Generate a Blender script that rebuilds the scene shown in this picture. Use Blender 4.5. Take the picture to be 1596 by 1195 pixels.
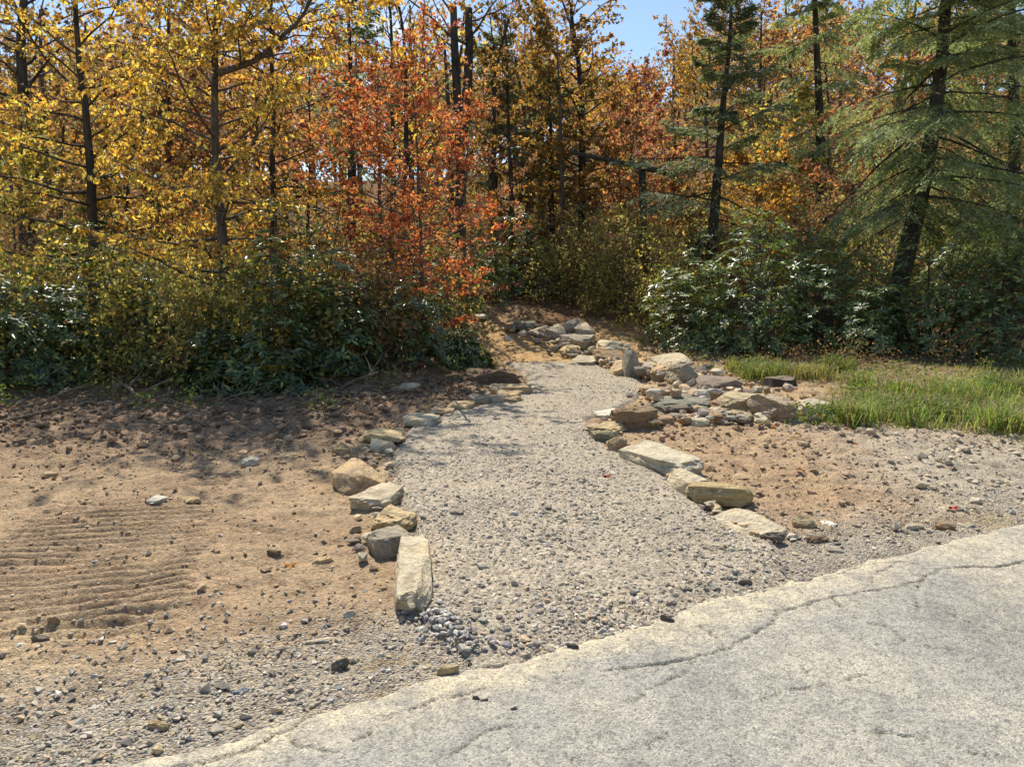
import bpy, bmesh, math, random
import numpy as np
from mathutils import Vector, Matrix
R = math.radians
for o in list(bpy.data.objects): bpy.data.objects.remove(o)
scene = bpy.context.scene
COL = scene.collection

# ------------------------------------------------------------------ camera
FPX, CXP, CYP, CAMH, PITCH = 1153.0, 798.0, 597.5, 1.6, R(8.2)
cam_d = bpy.data.cameras.new('camera'); cam = bpy.data.objects.new('camera', cam_d); COL.objects.link(cam)
cam.location = (0, 0, CAMH); cam.rotation_euler = (R(90) - PITCH, 0, 0)
cam_d.sensor_width = 36; cam_d.lens = FPX / 1596 * 36; cam_d.clip_end = 3000; cam_d.clip_start = 0.05
scene.camera = cam
# ------------------------------------------------------------------ sky, sun, exposure
SUN_EL, SUN_AZ = R(53), R(-18)          # ahead of the camera, a little to the left
S = Vector((math.sin(SUN_AZ) * math.cos(SUN_EL), math.cos(SUN_AZ) * math.cos(SUN_EL), math.sin(SUN_EL)))
world = bpy.data.worlds.new('World'); scene.world = world; world.use_nodes = True
nt = world.node_tree; nt.nodes.clear()
wo = nt.nodes.new('ShaderNodeOutputWorld'); bg = nt.nodes.new('ShaderNodeBackground')
sky = nt.nodes.new('ShaderNodeTexSky'); sky.sky_type = 'NISHITA'; sky.sun_disc = False
sky.sun_elevation = SUN_EL; sky.sun_rotation = SUN_AZ; sky.air_density = 1.0; sky.dust_density = 0.15; sky.ozone_density = 1.0
tc = nt.nodes.new('ShaderNodeTexCoord'); mp = nt.nodes.new('ShaderNodeMapping'); mp.inputs['Scale'].default_value = (1, 1, 2.6)
cn = nt.nodes.new('ShaderNodeTexNoise'); cn.inputs['Scale'].default_value = 3.4; cn.inputs['Detail'].default_value = 7; cn.inputs['Roughness'].default_value = .55
cr = nt.nodes.new('ShaderNodeValToRGB'); cr.color_ramp.elements[0].position = .60; cr.color_ramp.elements[1].position = .78
mx = nt.nodes.new('ShaderNodeMix'); mx.data_type = 'RGBA'; mx.inputs['B'].default_value = (6.6, 6.9, 7.4, 1)
L = nt.links.new
L(tc.outputs['Generated'], mp.inputs['Vector']); L(mp.outputs[0], cn.inputs['Vector']); L(cn.outputs['Fac'], cr.inputs[0])
L(cr.outputs[0], mx.inputs['Factor']); L(sky.outputs[0], mx.inputs['A']); L(mx.outputs['Result'], bg.inputs[0]); L(bg.outputs[0], wo.inputs[0])
bg.inputs[1].default_value = 0.11
sd = bpy.data.lights.new('sun', 'SUN'); sd.energy = 4.6; sd.angle = R(0.53); sd.color = (1, .93, .80)
sun = bpy.data.objects.new('sun', sd); COL.objects.link(sun); sun.rotation_euler = S.to_track_quat('Z', 'Y').to_euler(); sun.location = S * 60
scene.view_settings.view_transform = 'Standard'; scene.view_settings.look = 'None'
scene.view_settings.exposure = 0.55; scene.view_settings.gamma = 1
scene.cycles.max_bounces = 6; scene.cycles.diffuse_bounces = 3; scene.cycles.transmission_bounces = 4; scene.cycles.glossy_bounces = 2
scene.cycles.use_denoising = True
scene.cycles.sample_clamp_indirect = 8

# ------------------------------------------------------------------ noise (numpy)
def _hash(ix, iy, iz, seed):
    h = (ix.astype(np.int64) * 374761393 + iy.astype(np.int64) * 668265263 + iz.astype(np.int64) * 2147483647 + seed * 974634777) & 0xffffffff
    h = ((h ^ (h >> 13)) * 1274126177) & 0xffffffff
    h = ((h ^ (h >> 16)) * 2246822519) & 0xffffffff
    return ((h ^ (h >> 15)) & 0xffffff) / float(0xffffff)
def vn2(x, y, seed=0):
    x = np.asarray(x, float); y = np.asarray(y, float)
    ix, iy = np.floor(x), np.floor(y); fx, fy = x - ix, y - iy
    fx = fx * fx * fx * (fx * (fx * 6 - 15) + 10); fy = fy * fy * fy * (fy * (fy * 6 - 15) + 10)
    z = np.zeros_like(ix)
    a = _hash(ix, iy, z, seed); b = _hash(ix + 1, iy, z, seed); c = _hash(ix, iy + 1, z, seed); d = _hash(ix + 1, iy + 1, z, seed)
    return (a + (b - a) * fx) * (1 - fy) + (c + (d - c) * fx) * fy
def fbm(x, y, f=1., octv=4, seed=0, gain=.5):
    s = 0; a = 1; t = 0
    for k in range(octv):
        c, sn = math.cos(k * 1.1 + .3), math.sin(k * 1.1 + .3)
        s = s + a * (vn2((x * c - y * sn) * f, (x * sn + y * c) * f, seed + k * 17) - .5) * 2; t += a; a *= gain; f *= 2.07
    return s / t
def vn3(p, seed=0):
    i = np.floor(p); f = p - i; f = f * f * (3 - 2 * f); out = 0
    for dx in (0, 1):
        for dy in (0, 1):
            for dz in (0, 1):
                w = (f[:, 0] if dx else 1 - f[:, 0]) * (f[:, 1] if dy else 1 - f[:, 1]) * (f[:, 2] if dz else 1 - f[:, 2])
                out = out + w * _hash(i[:, 0] + dx, i[:, 1] + dy, i[:, 2] + dz, seed)
    return out * 2 - 1
def sstep(a, b, x):
    t = np.clip((x - a) / (b - a), 0, 1); return t * t * (3 - 2 * t)
def splus(t): return np.log1p(np.exp(np.clip(t, -40, 40))) + np.where(t > 40, t - 40, 0)

# ------------------------------------------------------------------ terrain
def macro(x, y):
    x = np.asarray(x, float); y = np.asarray(y, float)
    yy = 110 - splus((110 - y) / 8) * 8                       # flattens past the ridge
    a = x / np.maximum(yy, 6)
    side = .92 + .08 * sstep(-.35, .15, a)
    near = .155 * splus((np.minimum(yy, 26) - 13.4) / .9) * .9
    far = .18 * splus((yy - 26) / 2) * 2 * side + .15 * splus((yy - 30) / 3) * 3 * sstep(-.12, .3, a)
    berm = .30 * np.exp(-((y - 11.6) / 1.2) ** 2) * sstep(-.7, -1.9, x) + .20 * sstep(9, 14, y) * sstep(4.2, 7, x)
    return near + far + berm
def ray(px, py):
    u = (px - CXP) / FPX; v = (CYP - py) / FPX
    return np.array((u, math.cos(PITCH) + v * math.sin(PITCH), -math.sin(PITCH) + v * math.cos(PITCH)))
_T = np.concatenate([np.arange(1.5, 40, .01), np.arange(40, 140, .2)])
def gp(px, py, h=0.):
    """the ground point under a pixel of the photograph"""
    d = ray(px, py); P = np.array((0, 0, CAMH)) + _T[:, None] * d
    b = P[:, 2] <= macro(P[:, 0], P[:, 1]) + h
    return P[np.argmax(b)] if b.any() else P[-1]
def at(px, py, Y):
    d = ray(px, py); return np.array((0, 0, CAMH)) + d * (Y / d[1])
def gxy(px, Y):
    """ground point in column px at distance Y"""
    x = at(px, 431, Y)[0]; return np.array((x, Y, float(macro(x, Y))))
def poly(pts): return np.array([gp(*p)[:2] for p in pts])

# edges in the ground plane
LE = poly([(725, 1030), (640, 978), (655, 905), (650, 850), (640, 815), (618, 780), (606, 740), (612, 700), (640, 668), (700, 645), (760, 632), (812, 612), (822, 592), (800, 573), (770, 560)])
RE = poly([(1250, 915), (1222, 852), (1150, 830), (1100, 790), (1070, 768), (1035, 738), (975, 708), (925, 682), (920, 655), (990, 628), (1012, 602), (985, 588), (930, 571), (900, 560)])
ED = poly([(190, 1195), (400, 1137), (560, 1092), (700, 1056), (860, 1012), (1000, 975), (1090, 942), (1235, 905), (1300, 890), (1450, 852), (1596, 818)])
sl0 = (ED[1] - ED[0]); sl1 = (ED[-1] - ED[-4])
ED = np.vstack([ED[0] - sl0 * 60, ED, ED[-1] + sl1 * 20])
def xl(y): return np.interp(y, LE[:, 1], LE[:, 0])
def xr(y): return np.interp(y, RE[:, 1], RE[:, 0])
def yedge(x): return np.interp(x, ED[:, 0], ED[:, 1]) + .05 * fbm(x, 0 * x, 2.2, 3, 5) + .02 * fbm(x, 0 * x, 14, 2, 6)
PATH_END = 13.15
def inpath(x, y):           # signed distance-like: positive inside
    e = .05 * fbm(x, y, 3., 3, 9)
    return np.minimum(np.minimum(x - xl(y), xr(y) - x) + e, PATH_END - y + 3 * e)
def inroad(x, y): return yedge(x) - y

# caterpillar tread prints pressed into the dirt
TR = []
for a, b, w in (((175, 985), (282, 785), .50), ((-130, 1000), (130, 800), .55), ((50, 985), (200, 788), .44)):
    TR.append((gp(*a)[:2], gp(*b)[:2], w))
def treads(x, y):
    z = 0 * x; mm = 0 * x
    for a, b, w in TR:
        d = b - a; ln = np.hypot(*d); d = d / ln; n = np.array((-d[1], d[0]))
        s = (x - a[0]) * d[0] + (y - a[1]) * d[1]; t = (x - a[0]) * n[0] + (y - a[1]) * n[1] + .02 * fbm(x, y, 3, 2, 31)
        m = sstep(w * .56, w * .47, np.abs(t)) * sstep(-.4, .5, s + .25 * fbm(x, y, 2.5, 2, 37)) * sstep(ln + .4, ln - .3, s + .25 * fbm(x, y, 2.5, 2, 38))
        ph = (s + .03 * fbm(x, y, 3, 2, 33)) / .098
        rid = np.abs(np.sin(ph * math.pi)) ** .8
        q = (rid - .5) * .088 * np.clip(.85 + .9 * fbm(x, y, 1.5, 3, 35), .3, 1.2) - .015
        z = np.where(m > mm, m * q, z); mm = np.maximum(mm, m)
    return z, mm
def detail(x, y):
    near = sstep(45, 14, y) * sstep(40, 12, np.abs(x))
    ip = inpath(x, y); ir = inroad(x, y)
    churn = sstep(5.2, 8.0, y) * sstep(.2, -1.2, x - xl(y)) + .9 * sstep(13, 15, y) * sstep(24, 19, y) * sstep(6, 3, np.abs(x - .8)) + .35 * sstep(5, 7, y) * sstep(.3, 1., x - xr(y))
    sand = sstep(12.7, 13.3, y) * sstep(17, 15.8, y) * sstep(1.5, .9, np.abs(x - .1 + .12 * (y - 13))); churn = churn * (1 - .85 * sand)
    f1 = fbm(x, y, 1.1, 4, 1); f2 = fbm(x, y, 6., 4, 2, .6); f3 = fbm(x * .55, y * 1.5, 5.5, 4, 3, .6)
    rg = 1 - np.abs(fbm(x * .6, y * 1.3, 3.0, 3, 4)) * 2
    bil = np.abs(fbm(x, y, 7.5, 3, 8, .6)); z = .035 * f1 + .028 * f2 + .042 * (.25 - bil) * sstep(1.6, .2, ip + 1.2) + churn * (.06 * f3 + .03 * rg * rg + .03 * f2)
    tz, tm = treads(x, y); z = z * sstep(-.05, .9, -ir + .25) * (1 - .75 * tm) + tz * sstep(0, .3, -ir)
    z = z * near
    flat = sstep(-.05, .25, ip)
    z = z * (1 - flat) - .05 * sstep(-.02, .12, ip)
    z = z - .09 * sstep(.10, .2, ir) + .010 * sstep(-.5, -.1, ir)
    return z
def ground(x, y): return macro(x, y) + detail(np.asarray(x, float), np.asarray(y, float))
def path_z(x, y):
    ip = inpath(x, y); ir = inroad(x, y)
    z = macro(x, y) + .035 + .018 * fbm(x, y, 1.3, 3, 41) + .007 * fbm(x, y, 9, 4, 42, .7) + .006 * fbm(x, y, 34, 2, 43)
    z = z - .14 * sstep(.10, -.10, ip) - .03 * sstep(-.25, 0, ir) - .16 * sstep(-.01, .10, ir + .03 * fbm(x, y, 9, 3, 44))
    return z
CR = [([(940, 1053), (1000, 1046), (1085, 1031), (1140, 1013), (1185, 990), (1215, 964), (1240, 952), (1300, 938), (1345, 929), (1420, 916), (1465, 891), (1510, 889), (1560, 886), (1640, 874)], .011),
      ([(1302, 902), (1345, 888), (1400, 880), (1430, 884)], .006), ([(250, 1215), (330, 1193), (395, 1175), (432, 1153), (455, 1148), (482, 1125)], .010),
      ([(1240, 952), (1215, 958), (1180, 962)], .006), ([(860, 1200), (930, 1183), (990, 1172), (1040, 1150)], .005), ([(1250, 1050), (1285, 1080), (1310, 1105)], .003),
      ([(1130, 1012), (1110, 990), (1090, 980)], .005), ([(1350, 1150), (1440, 1160), (1480, 1175), (1560, 1190)], .005), ([(700, 1190), (760, 1150), (800, 1140)], .003), ([(1480, 960), (1530, 985), (1600, 992)], .003), ([(1465, 891), (1440, 905), (1425, 930), (1435, 960)], .003), ([(1085, 1031), (1060, 1060), (1010, 1085), (985, 1110)], .003), ([(1300, 938), (1330, 970), (1390, 985), (1420, 1010), (1500, 1020)], .003), ([(560, 1160), (620, 1120), (690, 1095), (760, 1080)], .005), ([(1345, 929), (1360, 905), (1400, 880)], .003), ([(1180, 1100), (1230, 1085), (1285, 1080), (1350, 1060)], .0035), ([(432, 1153), (470, 1170), (540, 1180)], .003)]
CRW = [(poly(p), w) for p, w in CR]
def crack(x, y):
    wx = x + .03 * fbm(x, y, 8, 5, 51, .75); wy = y + .03 * fbm(x, y, 8, 5, 52, .75)
    c = np.zeros_like(x)
    for p, w in CRW:
        ww = w * np.clip(.72 + .9 * fbm(x, y, 4, 3, 53), .0, 1.3)
        for a, b in zip(p[:-1], p[1:]):
            d = b - a; l2 = d @ d
            t = np.clip(((wx - a[0]) * d[0] + (wy - a[1]) * d[1]) / l2, 0, 1)
            dist = np.hypot(wx - a[0] - t * d[0], wy - a[1] - t * d[1])
            c = np.maximum(c, sstep(ww * .75 + .003, ww * .2, dist))
    return c
def road_z(x, y):
    return .020 + .006 * fbm(x, y, .8, 3, 61) + .0015 * fbm(x, y, 30, 2, 62) - .05 * sstep(.10, -.12, inroad(x, y) + .05 * fbm(x, y, 6, 4, 63))
def topz(x, y):
    x = np.asarray(x, float); y = np.asarray(y, float)
    g = ground(x, y); p = np.where(inpath(x, y) > -.1, path_z(x, y), -9); r = np.where(inroad(x, y) > -.03, road_z(x, y), -9)
    return np.maximum(np.maximum(g, p), r)

# ------------------------------------------------------------------ mesh helpers
def mk_mesh(name, V, faces, mats, col=None, mi=None, smooth=True, attr=None):
    """V (n,3); faces: list of int arrays (m,k)"""
    me = bpy.data.meshes.new(name)
    V = np.asarray(V, np.float32); faces = [np.asarray(f, np.int32) for f in faces if len(f)]
    me.vertices.add(len(V)); me.vertices.foreach_set('co', V.ravel())
    tot = np.concatenate([np.full(len(f), f.shape[1], np.int32) for f in faces]); idx = np.concatenate([f.ravel() for f in faces])
    st = np.concatenate([[0], np.cumsum(tot)[:-1]]).astype(np.int32)
    me.loops.add(len(idx)); me.loops.foreach_set('vertex_index', idx)
    me.polygons.add(len(tot)); me.polygons.foreach_set('loop_start', st)
    try: me.polygons.foreach_set('loop_total', tot)
    except Exception: pass
    for m in mats: me.materials.append(m)
    if mi is not None: me.polygons.foreach_set('material_index', np.asarray(mi, np.int32))
    me.update(calc_edges=True)
    me.polygons.foreach_set('use_smooth', np.full(len(tot), smooth))
    if col is not None:
        a = me.color_attributes.new('Col', 'FLOAT_COLOR', 'POINT')
        c = np.ones((len(V), 4), np.float32); c[:, :col.shape[1]] = col; a.data.foreach_set('color', c.ravel())
    for k, v in (attr or {}).items():
        a = me.attributes.new(k, 'FLOAT', 'POINT'); a.data.foreach_set('value', np.asarray(v, np.float32))
    return me
def link(name, me, parent=None, loc=(0, 0, 0), rotz=0):
    o = bpy.data.objects.new(name, me); COL.objects.link(o); o.location = loc; o.rotation_euler = (0, 0, rotz)
    if parent: o.parent = parent
    return o
def tag(o, label=None, cat=None, group=None, kind=None):
    for k, v in (('label', label), ('category', cat), ('group', group), ('kind', kind)):
        if v: o[k] = v
    return o
def thing(name, label, cat, loc, group=None):
    return tag(link(name, None, None, loc), label, cat, group)
def grid_faces(nr, nc):
    i = np.arange(nr * nc).reshape(nr, nc)
    return np.stack([i[:-1, :-1].ravel(), i[:-1, 1:].ravel(), i[1:, 1:].ravel(), i[1:, :-1].ravel()], 1)

# ------------------------------------------------------------------ materials
def new_mat(name):
    m = bpy.data.materials.new(name); m.use_nodes = True; n = m.node_tree; b = n.nodes['Principled BSDF']
    return m, n, b
def nd(n, t, **kw):
    k = n.nodes.new(t)
    for a, v in kw.items():
        if a in ('Scale', 'Detail', 'Roughness', 'Distortion', 'Randomness', 'Strength', 'Distance', 'Fac'): k.inputs[a].default_value = v
        else: setattr(k, a, v)
    return k
def ramp(n, src, stops):
    k = n.nodes.new('ShaderNodeValToRGB'); e = k.color_ramp.elements
    while len(e) < len(stops): e.new(.5)
    for q, (p, c) in zip(e, stops): q.position = p; q.color = (*c, 1) if len(c) == 3 else c
    n.links.new(src, k.inputs[0]); return k.outputs[0]
def mixc(n, a, b, fac, mode='MIX'):
    k = n.nodes.new('ShaderNodeMix'); k.data_type = 'RGBA'; k.blend_type = mode
    for s, v in (('Factor', fac), ('A', a), ('B', b)):
        if hasattr(v, 'is_output'): n.links.new(v, k.inputs[s])
        else: k.inputs[s].default_value = v if not isinstance(v, tuple) else (*v, 1)
    return k.outputs['Result']
def mth(n, op, a, b=None):
    k = n.nodes.new('ShaderNodeMath'); k.operation = op
    for i, v in enumerate((a, b)):
        if v is None: continue
        if hasattr(v, 'is_output'): n.links.new(v, k.inputs[i])
        else: k.inputs[i].default_value = v
    return k.outputs[0]
def bump(n, b, h, strength, dist):
    k = n.nodes.new('ShaderNodeBump'); k.inputs['Strength'].default_value = strength; k.inputs['Distance'].default_value = dist
    n.links.new(h, k.inputs['Height']); n.links.new(k.outputs[0], b.inputs['Normal'])
def objco(n): return n.nodes.new('ShaderNodeTexCoord').outputs['Object']
def noise(n, co, s, d=4, r=.55):
    k = nd(n, 'ShaderNodeTexNoise', Scale=s, Detail=d, Roughness=r); n.links.new(co, k.inputs['Vector']); return k
def voro(n, co, s, feat='F1'):
    k = nd(n, 'ShaderNodeTexVoronoi', Scale=s, feature=feat); n.links.new(co, k.inputs['Vector']); return k
def colattr(n):
    k = n.nodes.new('ShaderNodeVertexColor'); k.layer_name = 'Col'; return k.outputs['Color']

def soil_mat():
    m, n, b = new_mat('soil'); co = objco(n); c = colattr(n)
    g = n.nodes.new('ShaderNodeAttribute'); g.attribute_name = 'stony'
    n1 = noise(n, co, 5, 6, .65); n2 = noise(n, co, 38, 5, .7); v = voro(n, co, 85); v2 = voro(n, co, 42)
    c = mixc(n, c, ramp(n, n1.outputs['Fac'], [(.3, (.60, .55, .50)), (.5, (1, 1, 1)), (.72, (1.3, 1.25, 1.15))]), 1., 'MULTIPLY')
    c = mixc(n, c, ramp(n, n2.outputs['Fac'], [(.30, (.42, .38, .34)), (.5, (1, 1, 1)), (.72, (1.35, 1.33, 1.3))]), .95, 'MULTIPLY')
    sep = n.nodes.new('ShaderNodeSeparateColor'); n.links.new(v.outputs['Color'], sep.inputs[0])
    peb = ramp(n, sep.outputs[0], [(.0, (.10, .10, .11)), (.35, (.26, .24, .21)), (.7, (.42, .38, .31)), (1., (.6, .57, .5))])
    msk = mth(n, 'MULTIPLY', g.outputs['Fac'], mth(n, 'GREATER_THAN', sep.outputs[1], .45))
    c = mixc(n, c, peb, mth(n, 'MULTIPLY', msk, .7))
    n.links.new(c, b.inputs['Base Color']); b.inputs['Roughness'].default_value = .95; b.inputs['Specular IOR Level'].default_value = .15
    hh = mth(n, 'ADD', n2.outputs['Fac'], mth(n, 'MULTIPLY', mth(n, 'SUBTRACT', 1., v.outputs['Distance']), mth(n, 'ADD', mth(n, 'MULTIPLY', g.outputs['Fac'], .6), .1)))
    bump(n, b, hh, 1., .03); return m
def gravel_mat():
    m, n, b = new_mat('gravel'); co = objco(n)
    v = voro(n, co, 62); v2 = voro(n, co, 130); n1 = noise(n, co, 1.7, 5, .6); n2 = noise(n, co, 14, 4, .6)
    s1 = n.nodes.new('ShaderNodeSeparateColor'); n.links.new(v.outputs['Color'], s1.inputs[0])
    s2 = n.nodes.new('ShaderNodeSeparateColor'); n.links.new(v2.outputs['Color'], s2.inputs[0])
    base = ramp(n, n1.outputs['Fac'], [(.3, (.345, .30, .235)), (.55, (.42, .362, .28)), (.75, (.46, .385, .28))])
    c = mixc(n, base, ramp(n, s1.outputs[0], [(0, (.5, .48, .46)), (.25, (.84, .82, .8)), (.6, (1, 1, 1)), (1, (1.35, 1.33, 1.28))]), .85, 'MULTIPLY')
    c = mixc(n, c, ramp(n, s2.outputs[1], [(0, (.5, .5, .52)), (.4, (.95, .95, .95)), (1, (1.25, 1.25, 1.22))]), .7, 'MULTIPLY')
    c = mixc(n, c, ramp(n, n2.outputs['Fac'], [(.3, (.7, .69, .67)), (.6, (1.08, 1.07, 1.05))]), .8, 'MULTIPLY')
    n.links.new(c, b.inputs['Base Color']); b.inputs['Roughness'].default_value = .95; b.inputs['Specular IOR Level'].default_value = .15
    hh = mth(n, 'ADD', mth(n, 'MULTIPLY', mth(n, 'SUBTRACT', 1., v.outputs['Distance']), mth(n, 'ADD', s1.outputs[1], .2)), mth(n, 'MULTIPLY', mth(n, 'SUBTRACT', 1., v2.outputs['Distance']), .4))
    bump(n, b, hh, .8, .010); return m
def asphalt_mat():
    m, n, b = new_mat('asphalt'); co = objco(n)
    v = voro(n, co, 150); v2 = voro(n, co, 62); n1 = noise(n, co, 1.1, 6, .6); n2 = noise(n, co, 9, 5, .65); n3 = noise(n, co, .55, 3, .5)
    s1 = n.nodes.new('ShaderNodeSeparateColor'); n.links.new(v.outputs['Color'], s1.inputs[0])
    s2 = n.nodes.new('ShaderNodeSeparateColor'); n.links.new(v2.outputs['Color'], s2.inputs[0])
    base = ramp(n, n1.outputs['Fac'], [(.3, (.25, .238, .213)), (.5, (.33, .31, .27)), (.7, (.405, .37, .305))])
    ca = n.nodes.new('ShaderNodeAttribute'); ca.attribute_name = 'dusty'
    base = mixc(n, base, (.50, .43, .31), mth(n, 'MULTIPLY', ca.outputs['Fac'], ramp(n, n2.outputs['Fac'], [(.3, (.25, .25, .25)), (.6, (1, 1, 1))])))
    st = ramp(n, noise(n, co, 2.3, 5, .7).outputs['Fac'], [(.66, (0, 0, 0)), (.78, (1, 1, 1))])
    base = mixc(n, base, (.55, .43, .2), mth(n, 'MULTIPLY', st, .5))
    c = mixc(n, base, ramp(n, s1.outputs[0], [(0, (.35, .36, .38)), (.2, (.8, .8, .82)), (.6, (1, 1, 1)), (1, (1.4, 1.38, 1.3))]), .8, 'MULTIPLY')
    c = mixc(n, c, ramp(n, s2.outputs[0], [(0, (.6, .6, .62)), (.3, (.96, .96, .96)), (1, (1.15, 1.15, 1.12))]), .7, 'MULTIPLY')
    c = mixc(n, c, ramp(n, n2.outputs['Fac'], [(.28, (.72, .73, .74)), (.6, (1.06, 1.06, 1.04))]), .9, 'MULTIPLY')
    k = n.nodes.new('ShaderNodeAttribute'); k.attribute_name = 'crack'
    c = mixc(n, c, (.07, .062, .05), mth(n, 'MULTIPLY', k.outputs['Fac'], .9))
    n.links.new(c, b.inputs['Base Color']); b.inputs['Roughness'].default_value = .85; b.inputs['Specular IOR Level'].default_value = .25
    hh = mth(n, 'ADD', mth(n, 'SUBTRACT', 1., v.outputs['Distance']), mth(n, 'MULTIPLY', n2.outputs['Fac'], .8))
    bump(n, b, hh, .6, .005); return m
def stone_mat():
    m, n, b = new_mat('sandstone'); co = objco(n)
    oi = n.nodes.new('ShaderNodeObjectInfo')
    ad = n.nodes.new('ShaderNodeVectorMath'); ad.operation = 'ADD'; n.links.new(co, ad.inputs[0])
    sc = n.nodes.new('ShaderNodeVectorMath'); sc.operation = 'SCALE'; sc.inputs[0].default_value = (31, 17, 9); n.links.new(oi.outputs['Random'], sc.inputs['Scale']); n.links.new(sc.outputs[0], ad.inputs[1])
    co = ad.outputs[0]
    mpn = n.nodes.new('ShaderNodeMapping'); mpn.inputs['Scale'].default_value = (1, 1, 4.5); n.links.new(co, mpn.inputs[0])
    n1 = noise(n, co, 3.5, 6, .65); n2 = noise(n, co, 30, 5, .7); n3 = noise(n, mpn.outputs[0], 7, 5, .6); n4 = noise(n, co, 6, 6, .7)
    c = oi.outputs['Color']
    c = mixc(n, c, ramp(n, n1.outputs['Fac'], [(.3, (.62, .6, .6)), (.5, (1, 1, 1)), (.7, (1.2, 1.12, .98))]), 1., 'MULTIPLY')
    c = mixc(n, c, ramp(n, n3.outputs['Fac'], [(.32, (.6, .55, .48)), (.5, (1, 1, 1)), (.7, (1.15, 1.15, 1.15))]), .65, 'MULTIPLY')
    c = mixc(n, c, ramp(n, n2.outputs['Fac'], [(.3, (.6, .58, .55)), (.5, (1, 1, 1)), (.75, (1.15, 1.15, 1.15))]), .7, 'MULTIPLY')
    lich = ramp(n, n4.outputs['Fac'], [(.58, (0, 0, 0)), (.66, (1, 1, 1))])
    c = mixc(n, c, (.26, .23, .17), mth(n, 'MULTIPLY', lich, .4))
    n.links.new(c, b.inputs['Base Color']); b.inputs['Roughness'].default_value = .9; b.inputs['Specular IOR Level'].default_value = .2
    hh = mth(n, 'ADD', mth(n, 'ADD', n2.outputs['Fac'], mth(n, 'MULTIPLY', n1.outputs['Fac'], 1.5)), mth(n, 'MULTIPLY', n3.outputs['Fac'], 1.6))
    bump(n, b, hh, 1., .035); return m
def pebble_mat():
    m, n, b = new_mat('pebble'); c = colattr(n); co = objco(n)
    c = mixc(n, c, ramp(n, noise(n, co, 60, 3).outputs['Fac'], [(.3, (.7, .7, .7)), (.7, (1.2, 1.2, 1.2))]), 1., 'MULTIPLY')
    n.links.new(c, b.inputs['Base Color']); b.inputs['Roughness'].default_value = .85; b.inputs['Specular IOR Level'].default_value = .25; return m
def bark_mat(name, c1, c2, scale=14):
    m, n, b = new_mat(name); co = objco(n)
    mpn = n.nodes.new('ShaderNodeMapping'); mpn.inputs['Scale'].default_value = (1, 1, .22); n.links.new(co, mpn.inputs[0])
    n1 = noise(n, mpn.outputs[0], scale, 6, .7); n2 = noise(n, co, 2.2, 4)
    c = ramp(n, n1.outputs['Fac'], [(.32, c1), (.68, c2)])
    c = mixc(n, c, ramp(n, n2.outputs['Fac'], [(.35, (.7, .7, .7)), (.65, (1.2, 1.22, 1.15))]), 1., 'MULTIPLY')
    n.links.new(c, b.inputs['Base Color']); b.inputs['Roughness'].default_value = .9; b.inputs['Specular IOR Level'].default_value = .2
    bump(n, b, n1.outputs['Fac'], .9, .03); return m
def leaf_mat(name, trans=.45, rough=.5, spec=.3, tint=(1.15, 1.05, .6)):
    m, n, b = new_mat(name); c = colattr(n)
    n.links.new(c, b.inputs['Base Color']); b.inputs['Roughness'].default_value = rough; b.inputs['Specular IOR Level'].default_value = spec
    t = n.nodes.new('ShaderNodeBsdfTranslucent'); n.links.new(mixc(n, c, tint, 1., 'MULTIPLY'), t.inputs[0])
    k = n.nodes.new('ShaderNodeMixShader'); k.inputs[0].default_value = trans
    n.links.new(b.outputs[0], k.inputs[1]); n.links.new(t.outputs[0], k.inputs[2]); n.links.new(k.outputs[0], n.nodes['Material Output'].inputs['Surface']); return m
M = dict(soil=soil_mat(), gravel=gravel_mat(), asphalt=asphalt_mat(), stone=stone_mat(), pebble=pebble_mat(),
         bark=bark_mat('bark_grey_brown', (.045, .036, .028), (.17, .14, .11)), darkbark=bark_mat('bark_dark', (.024, .020, .016), (.10, .083, .066)),
         wood=bark_mat('weathered_wood', (.12, .085, .055), (.34, .27, .2), 20), twig=bark_mat('twig_grey', (.10, .085, .07), (.24, .2, .165)),
         leaf=leaf_mat('autumn_leaf', .58, .5, .25, (1.45, 1.32, .95)), glossy=leaf_mat('evergreen_leaf', .24, .38, .7, (1.5, 1.7, .5)),
         needle=leaf_mat('needle', .4, .55, .25, (1.1, 1.2, .7)), grass=leaf_mat('grass_blade', .45, .5, .3, (1.1, 1.15, .5)), dead=leaf_mat('dead_leaf', .2, .7, .15, (1.1, 1., .7)))

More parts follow.
